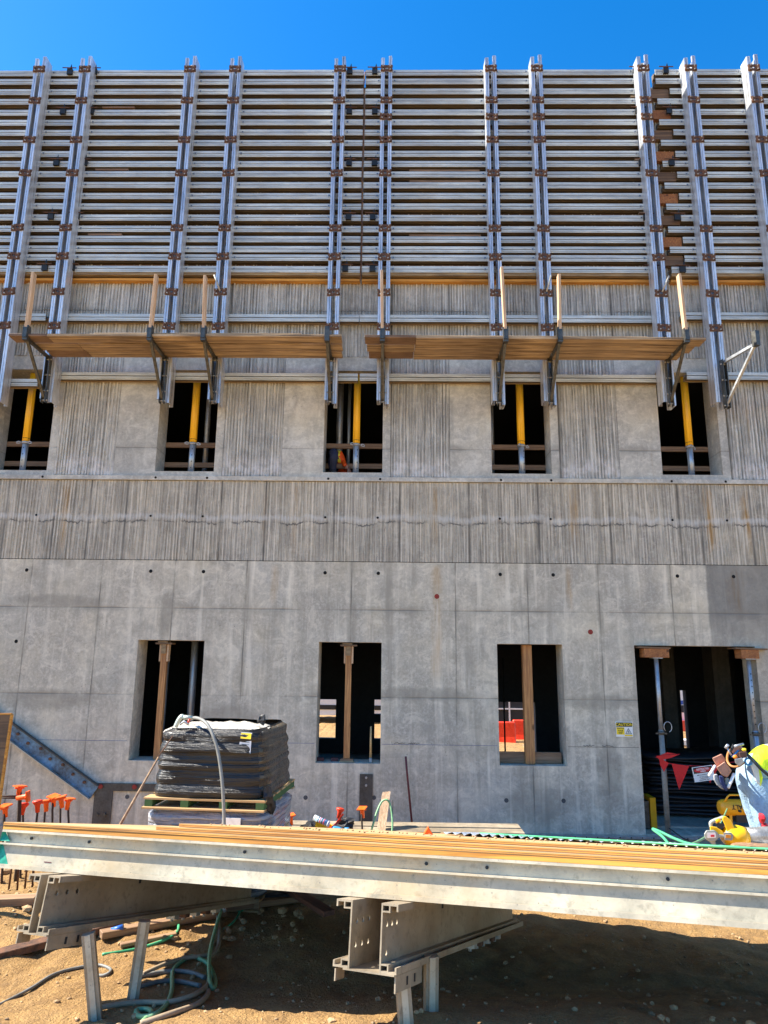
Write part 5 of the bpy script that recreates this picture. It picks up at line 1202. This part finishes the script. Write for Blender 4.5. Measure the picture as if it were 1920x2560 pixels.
b = MB(); hc = wv(.635, -.03, hz_-.06); b.blob(hc+Vector((.03, 0, .03)), (.115, .13, .10), M['helmet'], 3, .02, 1, 1); b.beam(hc+Vector((.1, 0, -.05)), hc+Vector((.18, 0, -.09)), .18, .012, M['helmet']); b.build('hard_hat', per)
b = MB()
for y in (-.035, .035): b.blob(wv(.745, y-.03, hz_-.10), (.012, .014, .012), M['sblk'], 1, 0)
b.blob(wv(.76, -.03, hz_-.13), (.022, .015, .02), M['skin'], 2, 0); b.box(.745, .757, -.055, -.005, hz_-.172, hz_-.166, M['dred']); b.build('face', per)
def PWp(x, y, dy=0.0): return W(x, y, WY+dy)-Vector((hp.x, WY, gw))
b = MB(); q_ = [PWp(x, y, -.20) for x, y in ((1876, 1908), (1897, 1906), (1908, 1945), (1903, 1966), (1890, 1952), (1884, 1930))]
b.add(q_+[v+Vector((0, .02, 0)) for v in q_], [tuple(range(6)), tuple(range(6, 12))[::-1]]+[(k, (k+1) % 6, 6+(k+1) % 6, 6+k) for k in range(6)], M['vest']); b.build('vest_tail', per, .004)
# harness, belt and pouches
b = MB(); b.tube(smooth([PWp(x, y, dy) for x, y, dy in ((1850, 1866, -.10), (1866, 1884, -.2), (1884, 1902, -.235), (1902, 1922, -.24), (1930, 1945, -.24))]), .013, M['strap'], 6); b.build('harness', per)
b = MB(); q = PWp(1871, 1904, -.21); b.tube([q+Vector((.026*math.cos(a), 0, .026*math.sin(a))) for a in [k*math.pi/7 for k in range(14)]], .008, M['tblue'], 7); b.build('harness_ring', per)
b = MB(); b.tube(smooth([PWp(x, y, dy) for x, y, dy in ((1838, 1866, .02), (1822, 1880, -.05), (1818, 1900, -.14), (1828, 1915, -.2), (1846, 1916, -.22), (1862, 1905, -.2))]), .009, M['leather2'], 8); b.build('tool_belt', per)
def pslab(px, y0, y1, m, nm, bev=.006):
    b = MB(); q = [PWp(x, y, y0) for x, y in px]; r = [PWp(x, y, y1) for x, y in px]; n = len(q)
    b.add(q+r, [tuple(range(n)), tuple(range(n, 2*n))[::-1]]+[(k, (k+1) % n, n+(k+1) % n, n+k) for k in range(n)], m); return b.build(nm, per, bev)
pslab([(1780, 1895), (1804, 1884), (1816, 1902), (1792, 1916)], -.12, .02, M['leather'], 'pouch'); pslab([(1790, 1918), (1812, 1903), (1830, 1927), (1818, 1944), (1804, 1938)], -.22, -.08, M['leather'], 'pouch')
pslab([(1826, 1872), (1846, 1862), (1864, 1874), (1862, 1892), (1838, 1896)], -.2, -.06, M['leather'], 'pouch'); pslab([(1846, 1880), (1866, 1878), (1868, 1894), (1850, 1896)], -.24, -.2, simple('dark_leather', (.10, .04, .025), .6), 'pouch')
pslab([(1836, 1898), (1856, 1894), (1860, 1906), (1848, 1916), (1838, 1908)], -.27, -.22, M['galv'], 'tape_measure', .004)
b = MB(); b.blob(PWp(1838, 1892, -.25), (.018, .015, .016), M['orp'], 2, .2); b.build('small_tool', per)
b = MB(); b.blob(PWp(1860, 1874, -.22), (.02, .015, .012), M['syel'], 2, .2); b.build('small_tool', per)
for (x0, y0, x1, y1, m, r) in ((1788, 1914, 1772, 1940, 'wht', .010), (1836, 1934, 1820, 1970, 'wht', .013), (1816, 1866, 1828, 1888, 'galv', .008), (1846, 1876, 1830, 1892, 'tblue', .007), (1858, 1860, 1836, 1866, 'galv', .010), (1814, 1870, 1820, 1862, 'galv', .012), (1834, 1862, 1826, 1880, 'dark', .010)):
    b = MB(); b.tube([PWp(x0, y0, -.2), PWp(x1, y1, -.22)], r, M[m], 7); b.build('hand_tool', per)
pslab([(1783, 1936), (1793, 1934), (1799, 1950), (1808, 1966), (1814, 1974), (1804, 1973), (1792, 1963), (1784, 1950)], -.20, -.15, simple('pale_glove', (.38, .38, .38), .8, 0, .4, 20), 'work_glove', .008)
pslab([(1796, 1938), (1808, 1940), (1812, 1958), (1820, 1972), (1818, 1979), (1810, 1974), (1800, 1958)], -.23, -.19, simple('navy_glove', (.02, .03, .10), .8), 'work_glove', .008)
pslab([(1812, 1944), (1822, 1944), (1826, 1960), (1818, 1972), (1813, 1960)], -.2, -.16, M['bgrey'], 'work_glove', .008)
b = MB(); b.blob(PWp(1905, 2045, -.25), (.028, .03, .04), M['sred'], 2, .5, 3, 2); b.blob(PWp(1912, 2068, -.25), (.025, .03, .03), M['sred'], 2, .5, 3, 4); b.build('red_glove', per)
# ---- person inside the middle upper window
M['navy'] = simple('navy_trousers', (.014, .018, .045), .8, 0, .4, 9, bump=.01); M['ovest'] = simple('orange_vest', (.95, .10, .005), .55, 0, .15, 8); M['cfl'] = simple('yellow_vest_band', (.85, .75, .05), .5)
X_, Y_ = -.955, 10.72; per2 = empty('person', (X_, Y_, 4.15), 'person in dark trousers and orange vest crouching in the middle upper window', 'person')
def w2(x, y, z): return Vector((x-X_, y-Y_, z-4.15))
V = [(w2(-.965, 10.34, 4.93), (.085, .10)), (w2(-.91, 10.42, 4.88), (.085, .10)), (w2(-.86, 10.54, 4.77), (.085, .11)), (w2(-.82, 10.62, 4.66), (.06, .07)), (w2(-.80, 10.66, 4.60), .07), (w2(-.79, 10.70, 4.54), .055),
     (w2(-.965, 10.28, 4.88), .078), (w2(-.935, 10.13, 4.76), .070), (w2(-.955, 10.22, 4.63), .055), (w2(-.945, 10.24, 4.535), .042), (w2(-.93, 10.15, 4.51), .038),
     (w2(-.99, 10.46, 4.84), .07), (w2(-1.0, 10.38, 4.7), .06), (w2(-.99, 10.5, 4.55), .05), (w2(-.99, 10.52, 4.3), .045), (w2(-.99, 10.45, 4.2), .04),
     (w2(-.815, 10.44, 4.76), .045), (w2(-.79, 10.36, 4.70), .038), (w2(-.775, 10.30, 4.665), .028), (w2(-.95, 10.62, 4.7), .045), (w2(-1.0, 10.6, 4.5), .035)]
Ed = [(0, 1), (1, 2), (2, 3), (3, 4), (4, 5), (0, 6), (6, 7), (7, 8), (8, 9), (9, 10), (0, 11), (11, 12), (12, 13), (13, 14), (14, 15), (2, 16), (16, 17), (17, 18), (2, 19), (19, 20)]
def mf2(c):
    x, y, z = c.x+X_, c.y+Y_, c.z+4.15
    if z < 4.56: return 2
    if y > 10.6 and x > -.86 and z < 4.68: return 4
    if x > -.895 and y > 10.26: return 3 if x < -.865 and z > 4.74 else 1
    return 0
skin_body('body', V, Ed, per2, mf2, [M['navy'], M['ovest'], M['black'], M['cfl'], M['skin']])
hand(w2(-.77, 10.285, 4.65), Vector((.5, -.3, -.5)), per2)
b = MB(); b.blob(w2(-.795, 10.70, 4.55), (.09, .10, .085), M['helmet'], 3, .02); b.build('hard_hat', per2)
